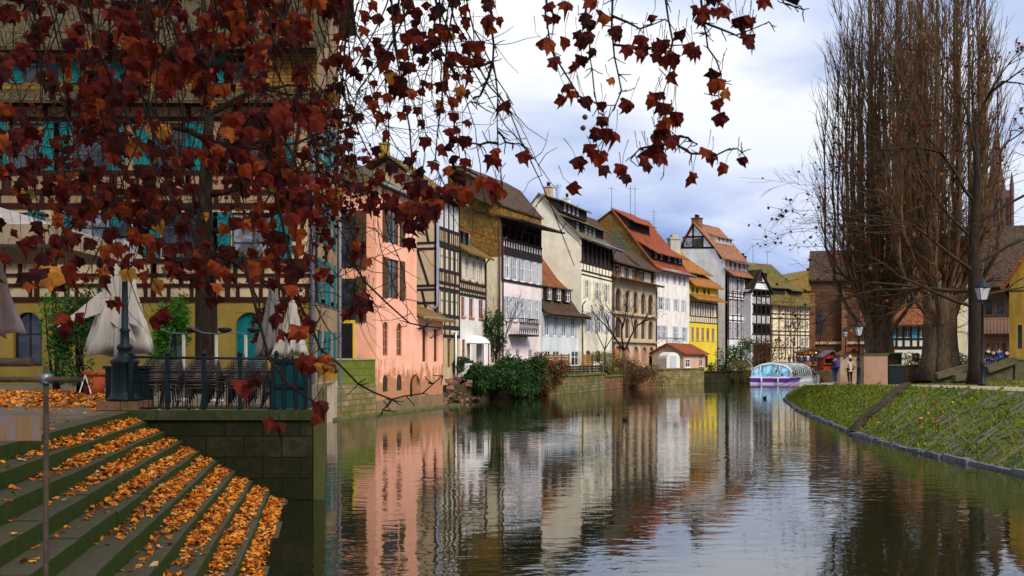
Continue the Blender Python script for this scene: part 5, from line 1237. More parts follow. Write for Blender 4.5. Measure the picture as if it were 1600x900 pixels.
p = closed_parasol('large folded off white parasol draped behind the heavy lamp post', 188, 24, Z(372, 24), Z(552, 24), .66, CANV, 7, seed=3)
m = MB()      # loose flaps of the big parasol
zt_ = Z(520, 24)-TZ
for (x0, z0), (x1, z1), (x2, z2) in [((-.35, 1.0), (-1.35, .12), (-.05, .55)), ((.1, .9), (.6, -.25), (-.1, .3)), ((-.3, 1.0), (-.45, -.2), (-.15, .2)), ((.4, 1.2), (.75, .1), (.2, .3))]:
    m.add([(x0, -.35, zt_+z0), (x1, -.5, zt_+z1), (x2, -.45, zt_+z2), (x0+.02, -.3, zt_+z0)], [(0, 1, 2), (0, 2, 3)])
o = m.build('loose_flap', CANV, p)
closed_parasol('small folded cream parasol near the river end of the terrace', 457, 27, Z(468, 27), Z(556, 27), .40, CANV, 6, seed=5)
closed_parasol('folded grey parasol beside the small cream parasol', 427, 30, Z(436, 30), Z(556, 30), .42, CANG, 6, seed=6)
closed_parasol('folded pinkish parasol cut by the left edge of the view', -8, 16, Z(392, 16), Z(520, 16), .36, CANP, 6, seed=8)
r = empty('open_parasol', (X(-60, 15), 15, TZ), .0, 'open beige parasol canopy with white top at the left edge', 'parasol')
m = MB(); zc = Z(400, 15)-TZ; A = [(-2, -1.4), (2.05, -1.4), (2.05, 1.4), (-2, 1.4)]; zt2 = zc+.30
m.add([(x, y, zt2) for x, y in A]+[(0, 0, zc+.95)], [(0, 1, 4), (1, 2, 4), (2, 3, 4), (3, 0, 4)]); m.build('canopy', WFR if False else CANV, r)
m = MB(); m.add([(x, y, zt2-.003) for x, y in A]+[(x*1.0, y, zc+.02) for x, y in A], [(0, 1, 5, 4), (1, 2, 6, 5), (2, 3, 7, 6), (3, 0, 4, 7)]); m.build('valance', rough('beige canvas', (.30, .23, .15), (.42, .33, .22), 2, .9), r)
m = MB(); m.tube([(0, 0, 0), (0, 0, zc+.95)], .04, 8); m.build('pole', IRON, r)
m = MB()
for x, y in A: m.bar((0, 0, zc+.88), (x, y, zt2-.03), .03, .03)
m.build('ribs', BLACK, r)
# slim terrace heaters with curved arms
for k, (px, D, lab) in enumerate([(287, 25.5, 'leftmost slim heater lamp with curved arm, before the bright green bamboo'), (338, 25, 'middle slim heater lamp with curved arm, beside the plane tree trunk'), (384, 25.5, 'right slim heater lamp with curved arm, before the teal arched door')]):
    r = empty('patio_heater', (X(px, D), D, TZ), 0, lab, 'heater', 'heater lamps on the terrace'); h_ = Z(520, D)-TZ
    m = MB(); m.tube([(0, 0, 0), (0, 0, h_-.05)], .045, 8); m.lathe([(.2, 0), (.2, .05), (.05, .08)], 12); m.build('post', CANV, r)
    m = MB(); m.tube([(-.62, 0, h_+.10), (-.35, 0, h_+.0), (0, 0, h_-.03), (.3, 0, h_+.02)], .018, 6); m.build('arm', STEEL, r)
    m = MB(); m.lathe([(.02, 0), (.12, .02), (.2, .08), (.16, .13), (.03, .14)], 12, (.22, 0, h_)); m.build('head', BLACK, r)

# ------------------------------------------------------------------ near railing and rusty sign
r = empty('steel_gate', (X(70, 3), 3.0, 0), 0, 'weathered steel rail fence with rusty blue sign plate in the near left corner', 'railing')
RUSTY = rough('brown rusty pipe', (.015, .011, .008), (.06, .04, .026), 9, .6)
m = MB(); m.tube([(0, 0, .0), (.004, 0, Z(572, 3))], .0085, 10); m.build('post', RUSTY, r)
for py, x1, rr in ((566, -.045, .014), (593, .115, .009)): m = MB(); m.tube([(-.9, 0, Z(py, 3)), (x1, -.012 if py > 580 else .012, Z(py, 3))], rr, 10); m.build('rail', RUSTY, r)
m = MB(); m.lathe([(.016, -.016), (.02, -.012), (.02, .012), (.016, .016)], 12, (.004, 0, Z(592, 3))); m.build('clamp', STEEL, r)
m = MB(); m.box(-.5, -.004, -.016, -.010, Z(688, 3), Z(648, 3))
sm, nt, b = newmat('rust streaked plate'); v = coords(nt, sc=(1, 1, .15)); n = noise(nt, v, 11, 4, .7); nt.links.new(ramp(nt, n, [(.42, (.10, .12, .18)), (.55, (.16, .09, .04)), (.7, (.08, .05, .03))]), b.inputs['Base Color']); b.inputs['Roughness'].default_value = .6
m.build('sign_plate', sm, r)
for x in (-.6, -1.2): m = MB(); m.tube([(x, 0, 0), (x, 0, Z(566, 3))], .012, 8); m.build('post', RUSTY, r)

# ------------------------------------------------------------------ garden walls, fences, marquee
def wallrun(name, label, pts, z0, z1, th, mat, cat='wall', cop=None):
    A = Vector((pts[0][0], pts[0][1], 0)); r = empty(name, A, 0, label, cat); m = MB(); c = MB()
    for a, b in zip(pts[:-1], pts[1:]):
        a = Vector((a[0]-A.x, a[1]-A.y, 0)); b = Vector((b[0]-A.x, b[1]-A.y, 0)); d = b-a; n = Vector((-d.y, d.x, 0)).normalized()
        m.obox((a+b)/2+n*th/2+Vector((0, 0, (z0+z1)/2)), d*1.002, n*th, Vector((0, 0, z1-z0)))
        if cop: c.obox((a+b)/2+n*(th/2-.05)+Vector((0, 0, z1+.06)), d*1.004, n*(th+.16), Vector((0, 0, .12)))
    m.build('masonry', mat, r)
    if cop: c.build('coping', cop, r)
    return r
P = lambda px, D: (X(px, D), D)
wallrun('quay_wall', 'stained stone quay wall below the low white house garden', [P(860, 77.3), P(908, 84), P(945, 91.5)], -.8, 1.5, .5, ST_Q, cop=ST_G)
wallrun('quay_wall', 'brown stone quay wall below the arcaded house and its brown shrub', [P(945.5, 91.7), P(985, 99), P(1025, 105)], -.8, 1.25, .5, ST_S, cop=ST_G)
wallrun('quay_wall', 'reddish sandstone quay wall below the small cottage', [P(1025.5, 105.2), P(1056, 109), P(1100, 114)], -.8, 1.75, .5, ST_Q, cop=ST_Q)
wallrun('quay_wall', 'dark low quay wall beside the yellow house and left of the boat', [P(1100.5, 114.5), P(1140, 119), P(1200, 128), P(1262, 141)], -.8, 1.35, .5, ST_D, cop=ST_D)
def panelfence(label, px0, px1, D, D1, pyt, zb, mat):
    a = Vector((X(px0, D), D, zb)); b = Vector((X(px1, D1), D1, zb)); d = b-a; r = empty('garden_fence', a, atan2(d.y, d.x), label, 'fence'); L = d.length; h = Z(pyt, D)-zb
    m = MB(); k = 0
    while k*.22 < h-.1: m.box(0, L, -.02, .02, k*.22, k*.22+.18); k += 1
    m.build('slats', mat, r)
    for i in range(int(L/2)+2): x = L*i/(int(L/2)+1); m = MB(); m.box(x-.06, x+.06, -.06, .06, -.2, h+.05); m.build('post', DRSH, r)
FW = rough('golden brown fence wood', (.22, .11, .03), (.34, .18, .05), 3, .8)
panelfence('golden brown wooden fence below the low white house', 852, 889, 84, 89, 553, 1.2, FW); panelfence('golden brown wooden fence below the tall pale house', 911, 926, 92, 94, 553, 1.2, FW)
panelfence('dark picket fence on the quay wall beside the yellow shrub', 884, 942, 84, 91, 572, 1.5, TBLK)
bin_ = empty('water_barrel', (X(866, 82), 82, 1.2), 0, 'turquoise barrel in the garden of the low white house', 'barrel'); m = MB(); m.lathe([(.34, 0), (.38, .5), (.34, 1.25)], 14); m.build('body', rough('turquoise plastic', (.02, .25, .3), (.03, .3, .36), 3, .4), bin_); m = MB(); m.lathe([(.37, 1.25), (.37, 1.32), (.05, 1.36)], 14); m.build('lid', BLACK, bin_)
r = empty('marquee', (X(744, 70.5), 70.5, 1.2), .15, 'small white garden marquee with scalloped roof above the hedge', 'marquee'); zt_ = Z(524, 70.5)-1.2; ze_ = Z(537, 70.5)-1.2
m = MB(); m.lathe([(1.05, ze_), (1.02, ze_+.1), (.75, ze_+.42), (.3, zt_-.05), (.03, zt_)], 12, smooth=True); m.build('canopy', WFR, r)
m = MB()
for i in range(6): a = i*pi/3; m.tube([(cos(a), sin(a), 0), (cos(a), sin(a), ze_)], .04, 5)
m.build('posts', WFR, r)
m = MB()
for i in range(0, 12, 2): a = i*pi/6; b = a+.42; m.poly([(cos(a), sin(a), .6), (cos(b), sin(b), .6), (cos(b), sin(b), ze_), (cos(a), sin(a), ze_)])
m.build('side_panels', PINKW, r)
# rubble
m = MB(); random.seed(61)
for i in range(260):
    y = random.uniform(61.8, 69); x = -4.9+(y-61)*.30+random.uniform(-2.6, .5); s = random.uniform(.15, .5); m.obox((x, y, .15+random.random()**2*1.5), rv(.1)+Vector((s, 0, 0)), Vector((0, s*.8, 0))+rv(.08), Vector((0, 0, s*.5))+rv(.1))
tag(m.build('rubble', island('broken stone', [(0, (.04, .035, .025)), (.5, (.14, .09, .06)), (.9, (.28, .12, .07)), (1, (.3, .28, .24))], .9, 0)), kind='stuff')
# cottage
h = House('cottage', 'tiny pinkish cottage with red roof built on the quay wall', 1068, 113, 1750, 1102)
u = lambda px: h.uz(px, HY)[0]; z = lambda py: h.uz(1068, py)[1]
h.row([(1093, 1098)], 553, 573, 1068, frame=WFR, shut=None, rec=.1, sill=OSIL); h.row([(1071, 1078)], 561, 574, 1068, frame=WFR, rec=.05, sill=WFR)
zt = z(551); h.front(plaster('rosy cottage plaster', (.62, .40, .30)), .8, zt); h.shell(BEIGE, [(0, zt), (2, zt+1), (4, zt)], .8)
h.roof([(-.4, zt-.1), (2, zt+1.15), (4.4, zt-.1)], T_RED, -.4, h.L+.4, .14)
r = empty('garden_shed', (X(1052, 110), 110, 1.9), .5, 'white arched shed beside the cottage on the quay', 'shed')
m = MB(); pr = [(-.95, 0), (-.95, 1.1)]+[(.95*cos(pi-pi*k/8), 1.1+.7*sin(pi*k/8)) for k in range(1, 8)]+[(.95, 1.1), (.95, 0)]; m.prism(pr, 0, 1.6, 'y'); m.build('wall', WHITE, r); m = MB(); m.box(-.4, .4, -.05, -.01, 0, 1.4); m.build('door', GREYSH, r)

# ------------------------------------------------------------------ tour boat
def boat():
    D = 112; r = empty('tour_boat', (X(1203.5, D), D, 0), -.48, 'glass roofed river tour boat with purple bow band behind the grassy bank', 'boat')
    PUR = rough('purple hull paint', (.13, .02, .32), (.17, .03, .40), 3, .4); WH = rough('white hull paint', (.62, .62, .66), (.72, .72, .76), 3, .4)
    W2, Lb = 2.5, 21.0
    def ring(y, w, zb, zt, bw=None): return [(-w*.92, y, zb), (-w, y, zt), (w, y, zt), (w*.92, y, zb)]
    def loft(m, rings):
        n = len(rings[0]); vs = [p for r_ in rings for p in r_]; fs = []
        for i in range(len(rings)-1):
            for j in range(n): k = (j+1) % n; fs.append((i*n+j, i*n+k, (i+1)*n+k, (i+1)*n+j))
        fs.append(tuple(range(n-1, -1, -1))); fs.append(tuple((len(rings)-1)*n+j for j in range(n))); m.add(vs, fs)
    m = MB(); loft(m, [ring(0, W2*.95, -.3, .22), ring(1, W2, -.3, .22), ring(Lb-3, W2, -.3, .22), ring(Lb, W2*.5, -.2, .22)]); m.build('waterline', WH, r)
    m = MB(); loft(m, [ring(-.03, W2*.955, .22, .68), ring(1, W2*1.01, .22, .68), ring(5, W2*1.01, .22, .68)]); m.build('bow_band', PUR, r)
    m = MB(); loft(m, [ring(5.01, W2, .22, .68), ring(Lb-3, W2, .22, .68), ring(Lb, W2*.5, .22, .62)]); m.build('hull', WH, r)
    m = MB(); loft(m, [ring(-.08, W2*.98, .68, .78), ring(1, W2*1.03, .68, .78), ring(Lb-3, W2*1.03, .68, .78), ring(Lb, W2*.55, .62, .72)]); m.build('gunwale', WH, r)
    # glazed canopy: arched section lofted along the boat
    def arc(y, w, h, n=12): return [(w*cos(pi-pi*k/n), y, .78+h*abs(sin(pi*k/n))**.55) for k in range(n+1)]
    secs = [(.35, 2.25, .1), (.9, 2.3, 1.55), (1.6, 2.3, 1.68), (5, 2.3, 1.70), (9, 2.3, 1.68), (13, 2.3, 1.6), (16, 2.2, 1.3), (17.5, 2.0, .5)]
    m = MB(); R = [arc(*s) for s in secs[1:]]; n = 13
    vs = [p for q in R for p in q]; fs = [(i*n+j, i*n+j+1, (i+1)*n+j+1, (i+1)*n+j) for i in range(len(R)-1) for j in range(12)]
    m.add(vs, fs, True); m.build('canopy_glass', glassmat('green tinted canopy glass', (.04, .09, .09), .08), r)
    m = MB(); a0 = arc(.9, 2.3, 1.55); vs = [(x*.98, .42+.25*(z-.78)/1.5, z) for x, y, z in a0]; ctr = (0, .40, .8)
    m.poly(vs); m.build('windscreen', glassmat('pale blue windscreen', (.22, .50, .66), .05), r)
    m = MB()
    for s in secs[1:-1]:
        m.tube(arc(s[0], s[1]+.02, s[2]+.02), .035 if s[0] > 1 else .08, 5)
    for y in (2.6, 3.8, 6.3, 7.6, 10.3, 11.6): m.tube(arc(y, 2.32, 1.70), .025, 5)
    m.tube([(x*1.0, .42+.25*(z-.78)/1.5, z) for x, y, z in a0], .09, 6)
    for x in (-1.35, 1.0): m.tube([(x, .38, .8), (x*.95, .66, .78+1.55*.93)], .06, 5)
    m.box(-2.3, 2.3, .2, .42, .74, .86)
    m.build('canopy_frame', WH, r)
    m = MB(); m.box(-.9, .9, 2, 12, 2.5, 2.56); m.build('roof_strip', rough('grey green roof', (.20, .24, .22), (.3, .34, .32), 3, .5), r)
    for x in (-1.0, .9): m = MB(); m.lathe([(.07, .2), (.10, .3), (.10, .7), (.05, .8)], 8, (x, -.16, 0)); m.build('fender', WH, r)
boat()

# ------------------------------------------------------------------ people
def skin(name, mat, joints, edges, parent=None, sub=2, root=0):
    me = bpy.data.meshes.new(name); me.from_pydata([j[0] for j in joints], edges, []); o = bpy.data.objects.new(name, me); COL.objects.link(o)
    sk = o.modifiers.new('s', 'SKIN'); sk.use_smooth_shade = True
    for i, v in enumerate(me.skin_vertices[0].data): rr = joints[i][1]; v.radius = rr if isinstance(rr, tuple) else (rr, rr); v.use_root = (i == root)
    o.modifiers.new('b', 'SUBSURF').render_levels = sub; o.modifiers['b'].levels = sub
    bpy.context.view_layer.update(); dg = bpy.context.evaluated_depsgraph_get()
    me2 = bpy.data.meshes.new_from_object(o.evaluated_get(dg)); o.modifiers.clear(); o.data = me2; me2.materials.clear(); me2.materials.append(mat)
    me2.polygons.foreach_set('use_smooth', [True]*len(me2.polygons)); o.parent = parent; return o
CM = {}
def cloth(name, c):
    if name not in CM: CM[name] = rough('cloth '+name, sc(c, .75), sc(c, 1.2), 6, .9)
    return CM[name]
SKN = rough('skin', (.42, .25, .18), (.50, .30, .22), 5, .6)
def person(label, x, y, z, rz, h=1.72, coat=('navy', (.015, .02, .05)), legs=('jeans', (.05, .07, .13)), hat=None, hair=('brown hair', (.04, .02, .01)), stride=.22, group=None, pack=None, detail=True, bend=.1, long=0):
    k = h/1.75; t = empty('person', (x, y, z), rz, label, 'person', group)
    V = lambda a, b, c: (a*k, b*k, c*k); s = stride
    # facing -y locally ; y forward negative
    J = [(V(0, 0, .95), .125), (V(0, .0, 1.15), .115), (V(0, .01, 1.36), .125), (V(0, 0, 1.49), .05), (V(0, -.015, 1.62), (.075, .092)), (V(0, -.01, 1.70), (.07, .085)),
         (V(-.10, 0, .90), .085), (V(-.11, -s*.6, .50), .058), (V(-.11, -s*.35, .10), .038), (V(-.12, -s*.35-.15, .035), .035),
         (V(.10, 0, .90), .085), (V(.11, s*.1, .50), .058), (V(.11, s, .12), .038), (V(.12, s-.12, .035), .035),
         (V(-.19, .0, 1.40), .055), (V(-.25, .03, 1.13), .043), (V(-.26, -bend, .88), .030), (V(-.26, -bend-.03, .79), .028), (V(.19, .0, 1.40), .055), (V(.25, .03, 1.13), .043), (V(.26, -bend+.05, .88), .030), (V(.26, -bend+.02, .79), .028)]
    J = [(p, tuple(q*k for q in r_) if isinstance(r_, tuple) else r_*k) for p, r_ in J]
    E = [(0, 1), (1, 2), (2, 3), (3, 4), (4, 5), (0, 6), (6, 7), (7, 8), (8, 9), (0, 10), (10, 11), (11, 12), (12, 13), (2, 14), (14, 15), (15, 16), (16, 17), (2, 18), (18, 19), (19, 20), (20, 21)]
    sub = 2 if detail else 1
    skin('body', SKN, J, E, t, sub)
    def part(name, mat, idx, grow_, extra=None):
        mp = {a: i for i, a in enumerate(idx)}; jj = [(J[a][0], tuple(q*grow_ for q in J[a][1]) if isinstance(J[a][1], tuple) else J[a][1]*grow_) for a in idx]
        ee = [(mp[a], mp[b]) for a, b in E if a in mp and b in mp]
        if extra:
            for p, r_, to in extra: jj.append((V(*p), r_*k)); ee.append((mp[to], len(jj)-1))
        skin(name, mat, jj, ee, t, sub)
    part('coat', cloth(*coat), [0, 1, 2, 14, 15, 16, 18, 19, 20], 1.22, [((0, .0, .86-long), .16+.02*(long > 0), 0)])
    part('trousers', cloth(*legs), [0, 6, 7, 8, 10, 11, 12], 1.16)
    m = MB()
    for a, b in ((8, 9), (12, 13)): p, q = Vector(J[a][0]), Vector(J[b][0]); m.tube([p+Vector((0, .05, -.07*k)), (p+q)/2+Vector((0, 0, -.03)), q+Vector((0, -.05, -.0))], [.05, .052, .04], 8)
    m.build('shoes', cloth('black shoes', (.02, .015, .012)), t)
    m = MB(); c = V(0, .015, 1.665)
    hm = hat or hair; m.lathe([(.02*k, -.09*k), (.09*k, -.06*k), (.108*k, 0), (.10*k, .055*k), (.06*k, .10*k), (.01, .118*k)], 14, c); m.build('hat' if hat else 'hair', cloth(*hm), t)
    if pack:
        m = MB(); m.prism([(.11*k, 1.02*k), (.12*k, 1.42*k), (.19*k, 1.46*k), (.27*k, 1.36*k), (.29*k, 1.08*k), (.25*k, 1.0*k)], -.15*k, .15*k); pb = m.build('backpack', cloth(*pack), t)
        m = MB(); m.box(-.11*k, .11*k, .28*k, .33*k, 1.05*k, 1.22*k); m.build('pocket', cloth(*pack), pb)
    if hat and detail:
        m = MB(); m.lathe([(.015, -.025), (.03, 0), (.015, .028)], 10, V(0, .01, 1.80)); m.build('bobble', cloth(*hat), t)
    return t
person('person in dark navy jacket and jeans carrying a purple backpack, walking away on the path', X(1305, 56), 56, gz(X(1305, 56), 56)+.03, pi+.3, 1.74, pack=('purple', (.10, .07, .26)), legs=('blue jeans', (.04, .08, .16)))
person('person in cream winter coat and pale bobble hat walking away on the path', X(1328, 55), 55, gz(X(1328, 55), 55)+.03, pi+.15, 1.66, coat=('cream', (.55, .42, .32)), legs=('black leggings', (.012, .01, .012)), hat=('pale wool', (.62, .52, .44)), long=.05, stride=.12)
cols = [('red', (.30, .03, .02)), ('black', (.015, .015, .02)), ('navy', (.015, .02, .05)), ('grey', (.12, .12, .14)), ('white', (.5, .5, .52)), ('brown', (.08, .05, .03)), ('blue', (.03, .06, .25))]
random.seed(77)
mk = [(1233, 'black', 'leftmost person in the market crowd, wearing black, under the timbered house'), (1241, 'red', 'person in red coat in the market crowd beyond the boat'), (1247, 'navy', 'person in navy coat just right of the red coat in the market crowd'), (1252, 'grey', 'person in grey coat in the middle of the market crowd'), (1257, 'black', 'person in black coat before the orange market stall'), (1262, 'white', 'person in white jacket before the orange market stall'), (1269, 'navy', 'person in navy jacket beside the lit orange stall'), (1275, 'black', 'rightmost person in the market crowd, in black beside the orange stall')]
for i, (px, c, lab) in enumerate(mk): D = 141+(i % 3)*.8; person(lab, X(px, D), D, 1.9, random.uniform(-1, 1)+pi*(i % 2), random.uniform(1.62, 1.82), coat=[q for q in cols if q[0] == c][0], group='people at the christmas market beyond the boat', detail=False, stride=.06)
gr_ = [(1544, 'black', 'person in black at the left of the group by the right ramp'), (1552, 'navy', 'person in navy jacket in the group by the right ramp'), (1561, 'blue', 'person in bright blue jacket in the group by the right ramp'), (1573, 'black', 'tall person in black coat at the right of the group by the ramp'), (1590, 'brown', 'person in brown coat standing before the ochre gabled house')]
for i, (px, c, lab) in enumerate(gr_): D = 72+(i % 2)*1.2; person(lab, X(px, D), D, 2.05, random.uniform(-1, 1)+pi*(i % 2), random.uniform(1.62, 1.85), coat=[q for q in cols if q[0] == c][0], group='people gathered beyond the stone ramp', detail=False, stride=.05)

# ------------------------------------------------------------------ right bank walls
def block(name, label, px0, px1, D, pyt, zb, dep, mat, cat, extra=None, ov=0):
    x0, x1 = X(px0, D), X(px1, D); r = empty(name, ((x0+x1)/2, D, zb), 0, label, cat); w = (x1-x0)/2; h = Z(pyt, D)-zb
    m = MB(); m.box(-w, w, 0, dep, -.4, h); m.build('body', mat, r)
    m = MB(); m.box(-w-.05, w+.05, -.06, dep+.05, h, h+.09); m.build('coping', rough('mossy coping', (.05, .06, .02), (.12, .12, .05), 3), r); return r
block('concrete_wall', 'tan concrete wall with moss top behind the two walkers', 1313, 1349, 57.5, 556, 1.3, .5, OSIL, 'wall')
block('concrete_wall', 'stained pink concrete block wall right of the lamp', 1350, 1387, 54.5, 555, 1.4, 1.2, ST_P, 'wall')
block('concrete_wall', 'dark recessed concrete wall behind the green utility box', 1388, 1409, 57.5, 553, 1.6, 1.0, ST_D, 'wall')
block('utility_box', 'dark green utility box beside the pink concrete wall', 1390, 1413, 55.5, 572, 1.7, .8, IRON, 'utility box')
block('stone_pier', 'low sandstone pier between utility box and poplar trunk', 1416, 1441, 57, 572, 1.9, .8, ST_S, 'pier')
bush('hedge', 'dark clipped hedge behind the sandstone pier', 1425, 580, 60, 3.0, 1.5, GRN, 1500, .14, cat='hedge', zb=2.0)
bush('hedge', 'dark hedge between the poplar and the cream house', 1495, 580, 66, 3.2, 1.6, GRN, 1500, .14, cat='hedge', zb=2.0)
def ramp_(label, a, b, th, mat):
    r = empty('stone_ramp', a, 0, label, 'ramp'); d = Vector(b)-Vector(a); m = MB(); m.bar((0, 0, 0), d, .34, .5, side=(0, 1, 0)); m.build('parapet', mat, r)
    m = MB(); m.add([(0, .1, -.15), (d.x, .1+d.y, d.z-.15), (d.x, .1+d.y, 1.7-a[2]), (0, .1, 1.7-a[2])], [(0, 1, 2, 3)]); m.prism([(0, -.16), (d.x, d.z-.16), (d.x, 1.6-a[2]), (0, 1.6-a[2])], .12, .4, 'y') if abs(d.y) < .01 else None; m.build('base_wall', mat, r)
RS = rough('mossy ramp stone', (.045, .045, .02), (.13, .11, .06), 2.5, .9)
ramp_('sloping stone parapet left of the dark plane trunk', tuple(W(1462, 588, 52)), tuple(W(1514, 573, 52)), .3, RS)
ramp_('lower stone parapet at the foot of the dark plane trunk', tuple(W(1490, 591, 49)), tuple(W(1517, 587, 49)), .3, RS)
ramp_('sloping stone parapet right of the street lamp', tuple(W(1541, 578, 50)), tuple(W(1586, 562, 50)), .3, RS)
block('stone_pier', 'mossy stone pier at the right end of the ramp', 1586, 1640, 50, 563, 1.9, 1.5, RS, 'pier')

# ------------------------------------------------------------------ buildings on the right bank
h = House('half_timbered_house', 'cream half-timbered house with sky blue shutters between the poplar trunks', 1351, 85, 0, 1445, dvec=(1, -.40))
z = lambda py: h.zz(py); u = lambda px: h.uz(px, HY)[0]
h.row([(1364, 1374), (1402, 1411), (1413, 1423), (1436, 1443)], 505, 528, 1351, frame=WFR, glass=GLASB, rec=.12, bars=2)
h.row([(1424, 1437)], 552, 565, 1351, frame=RWIN, rec=.15)
zt = z(503); h.front(PALE, 1.5, zt); h.beams(TBLK, [(z(504), .2), (z(530), .18), (z(543), .18), (z(545), .1), (z(501), .2)], [(u(p), z(543), zt, .18) for p in (1352, 1363, 1375, 1391, 1401, 1412, 1424, 1435, 1444)], proud=.05)
for a, b in ((1393, 1400), (1425, 1433), (1376, 1383), (1355, 1362)): m = MB(); m.box(u(a), u(b), -.1, -.055, z(529), z(506)); m.build('shutter', BLUSH, h.root)
h.shell(PALE, [(0, zt), (4, zt+5), (8, zt)], 1.5); h.roof([(-.8, zt-.3), (2, zt+2.3), (5, zt+6)], T_RB, -.4, h.L+.4, .15); h.roof([(5, zt+6), (9, zt)], T_RB, -.4, h.L+.4, .15)
h.dormer(u(1400), u(1436), zt+1.2, zt+3.0, 1.2, 3.6, PEACH, T_RB, [(u(1404), u(1411), zt+1.5, zt+2.7), (u(1420), u(1430), zt+1.5, zt+2.7)], ov=.4); h.beams(TRED, [(zt+1.25, .12), (zt+2.9, .12)], [(u(p), zt+1.2, zt+2.95, .14) for p in (1401, 1407, 1413, 1418, 1425, 1431)], y=1.2, x0=u(1400), x1=u(1436))
h = House('townhouse', 'plain cream house with two windows seen between poplar and plane trunks', 1446, 92, 0, 1512, dvec=(1, -.46))
z = lambda py: h.zz(py); u = lambda px: h.uz(px, HY)[0]
h.row([(1484, 1492)], 474, 487, 1446, frame=OSIL, rec=.15); h.row([(1482, 1496)], 508, 526, 1446, frame=WFR, rec=.15, sill=OSIL); h.row([(1478, 1485)], 542, 562, 1446, frame=DFR, rec=.15)
h.front(CREAM, 1.5, z(430)); h.shell(CREAM, [(0, z(430)), (5, z(430)+4), (10, z(430))], 1.5); h.roof([(-.6, z(430)-.2), (5, z(430)+4.2), (10.5, z(430))], T_RB, -.3, h.L+.3)
h = House('restaurant_building', 'dark pinkish building with wooden balcony and brown roof behind the group of people', 1513, 98, 0, 1640, dvec=(1, -.50))
z = lambda py: h.zz(py); u = lambda px: h.uz(px, HY)[0]
h.row([(1542, 1546), (1549, 1555), (1558, 1562), (1566, 1572)], 536, 565, 1513, frame=RWIN, rec=.2); h.row([(1540, 1550), (1558, 1568)], 470, 492, 1513, frame=DFR, rec=.2)
h.front(plaster('dull rose plaster', (.26, .15, .11), amt=.5), 1.5, z(500)); h.front(LOFT, z(500), z(440)); h.shell(LOFT, [(0, z(440)), (6, z(440)+6), (12, z(440))], 1.5); h.roof([(-1.2, z(440)-.6), (6, z(440)+6.2), (12, z(440))], T_DRK, -.5, h.L+.5)
m = MB(); m.box(0, h.L, -1.2, 0, z(522)-.2, z(522)); bl = m.build('balcony', TRED, h.root); m = MB(); m.box(0, h.L, -1.2, -1.12, z(498)-.1, z(498)); 
for i in range(int(h.L/.3)): m.box(i*.3, i*.3+.12, -1.19, -1.14, z(522), z(498)-.1)
m.build('railing', rough('pinkish boards', (.20, .12, .09), (.3, .18, .14), 3), bl)
h = House('gabled_house', 'ochre plastered house with steep gable cut by the right edge', 1577, 52, 0, 1760, dvec=(1, -.56))
z = lambda py: h.zz(py); u = lambda px: h.uz(px, HY)[0]
h.row([(1590, 1597)], 508, 545, 1577, frame=STEEL, rec=.15)
xr = u(1680); h.front(GROTTO, 1.5, z(440)); m = MB(); m.prism([(0, z(440)), (h.L, z(440)), (xr, z(290))], 0.0, .3, 'y'); m.build('gable', GROTTO, h.root)
for a_ in (0, h.L-.2): m = MB(); m.box(a_, a_+.2, .3, 12, 1.5, z(440)); m.build('side_wall', GROTTO, h.root)
m = MB(); m.bar((-.35, 6, z(440)-.4), (xr, 6, z(290)+.1), .2, 12.6); m.bar((h.L+.35, 6, z(440)-.4), (xr, 6, z(290)+.1), .2, 12.6); m.build('roof', T_RB, h.root)
# brown sandstone church
ch = empty('church', (X(1267, 165), 165, 1.9), -.33, 'brown sandstone church wall with tall window behind the market stalls', 'church')
m = MB(); m.box(0, 22, 0, 14, 0, Z(440, 165)-1.9); m.build('wall', tile('brown church stone', (.07, .034, .02), (.13, .062, .034), mode='wall', bw=1, bh=.5), ch)
zr = Z(440, 165)-1.9; m = MB(); m.prism([(-.6, zr), (-.6, zr+.3), (7, zr+6), (14.6, zr+.3), (14.6, zr)], -.4, 22.4); m.build('roof', T_DRK, ch)
for x in (1.6, 8.4, 15): 
    m = MB(); z0 = Z(522, 165)-1.9; z1 = Z(486, 165)-1.9; m.prism([(x-.7, z0), (x+.7, z0), (x+.7, z1-.8), (x+.35, z1-.15), (x, z1), (x-.35, z1-.15), (x-.7, z1-.8)], -.03, -.003, 'y'); m.build('window', GLASS, ch)
for x in (-.2, 5, 12, 18.5): m = MB(); m.box(x, x+.9, -1.2, -.005, 0, zr-2); m.build('buttress', ST_S, ch)
m = MB(); m.box(-.1, 22, -.3, -.006, Z(538, 165)-1.9, Z(534, 165)-1.9); m.build('string_course', OSIL, ch)
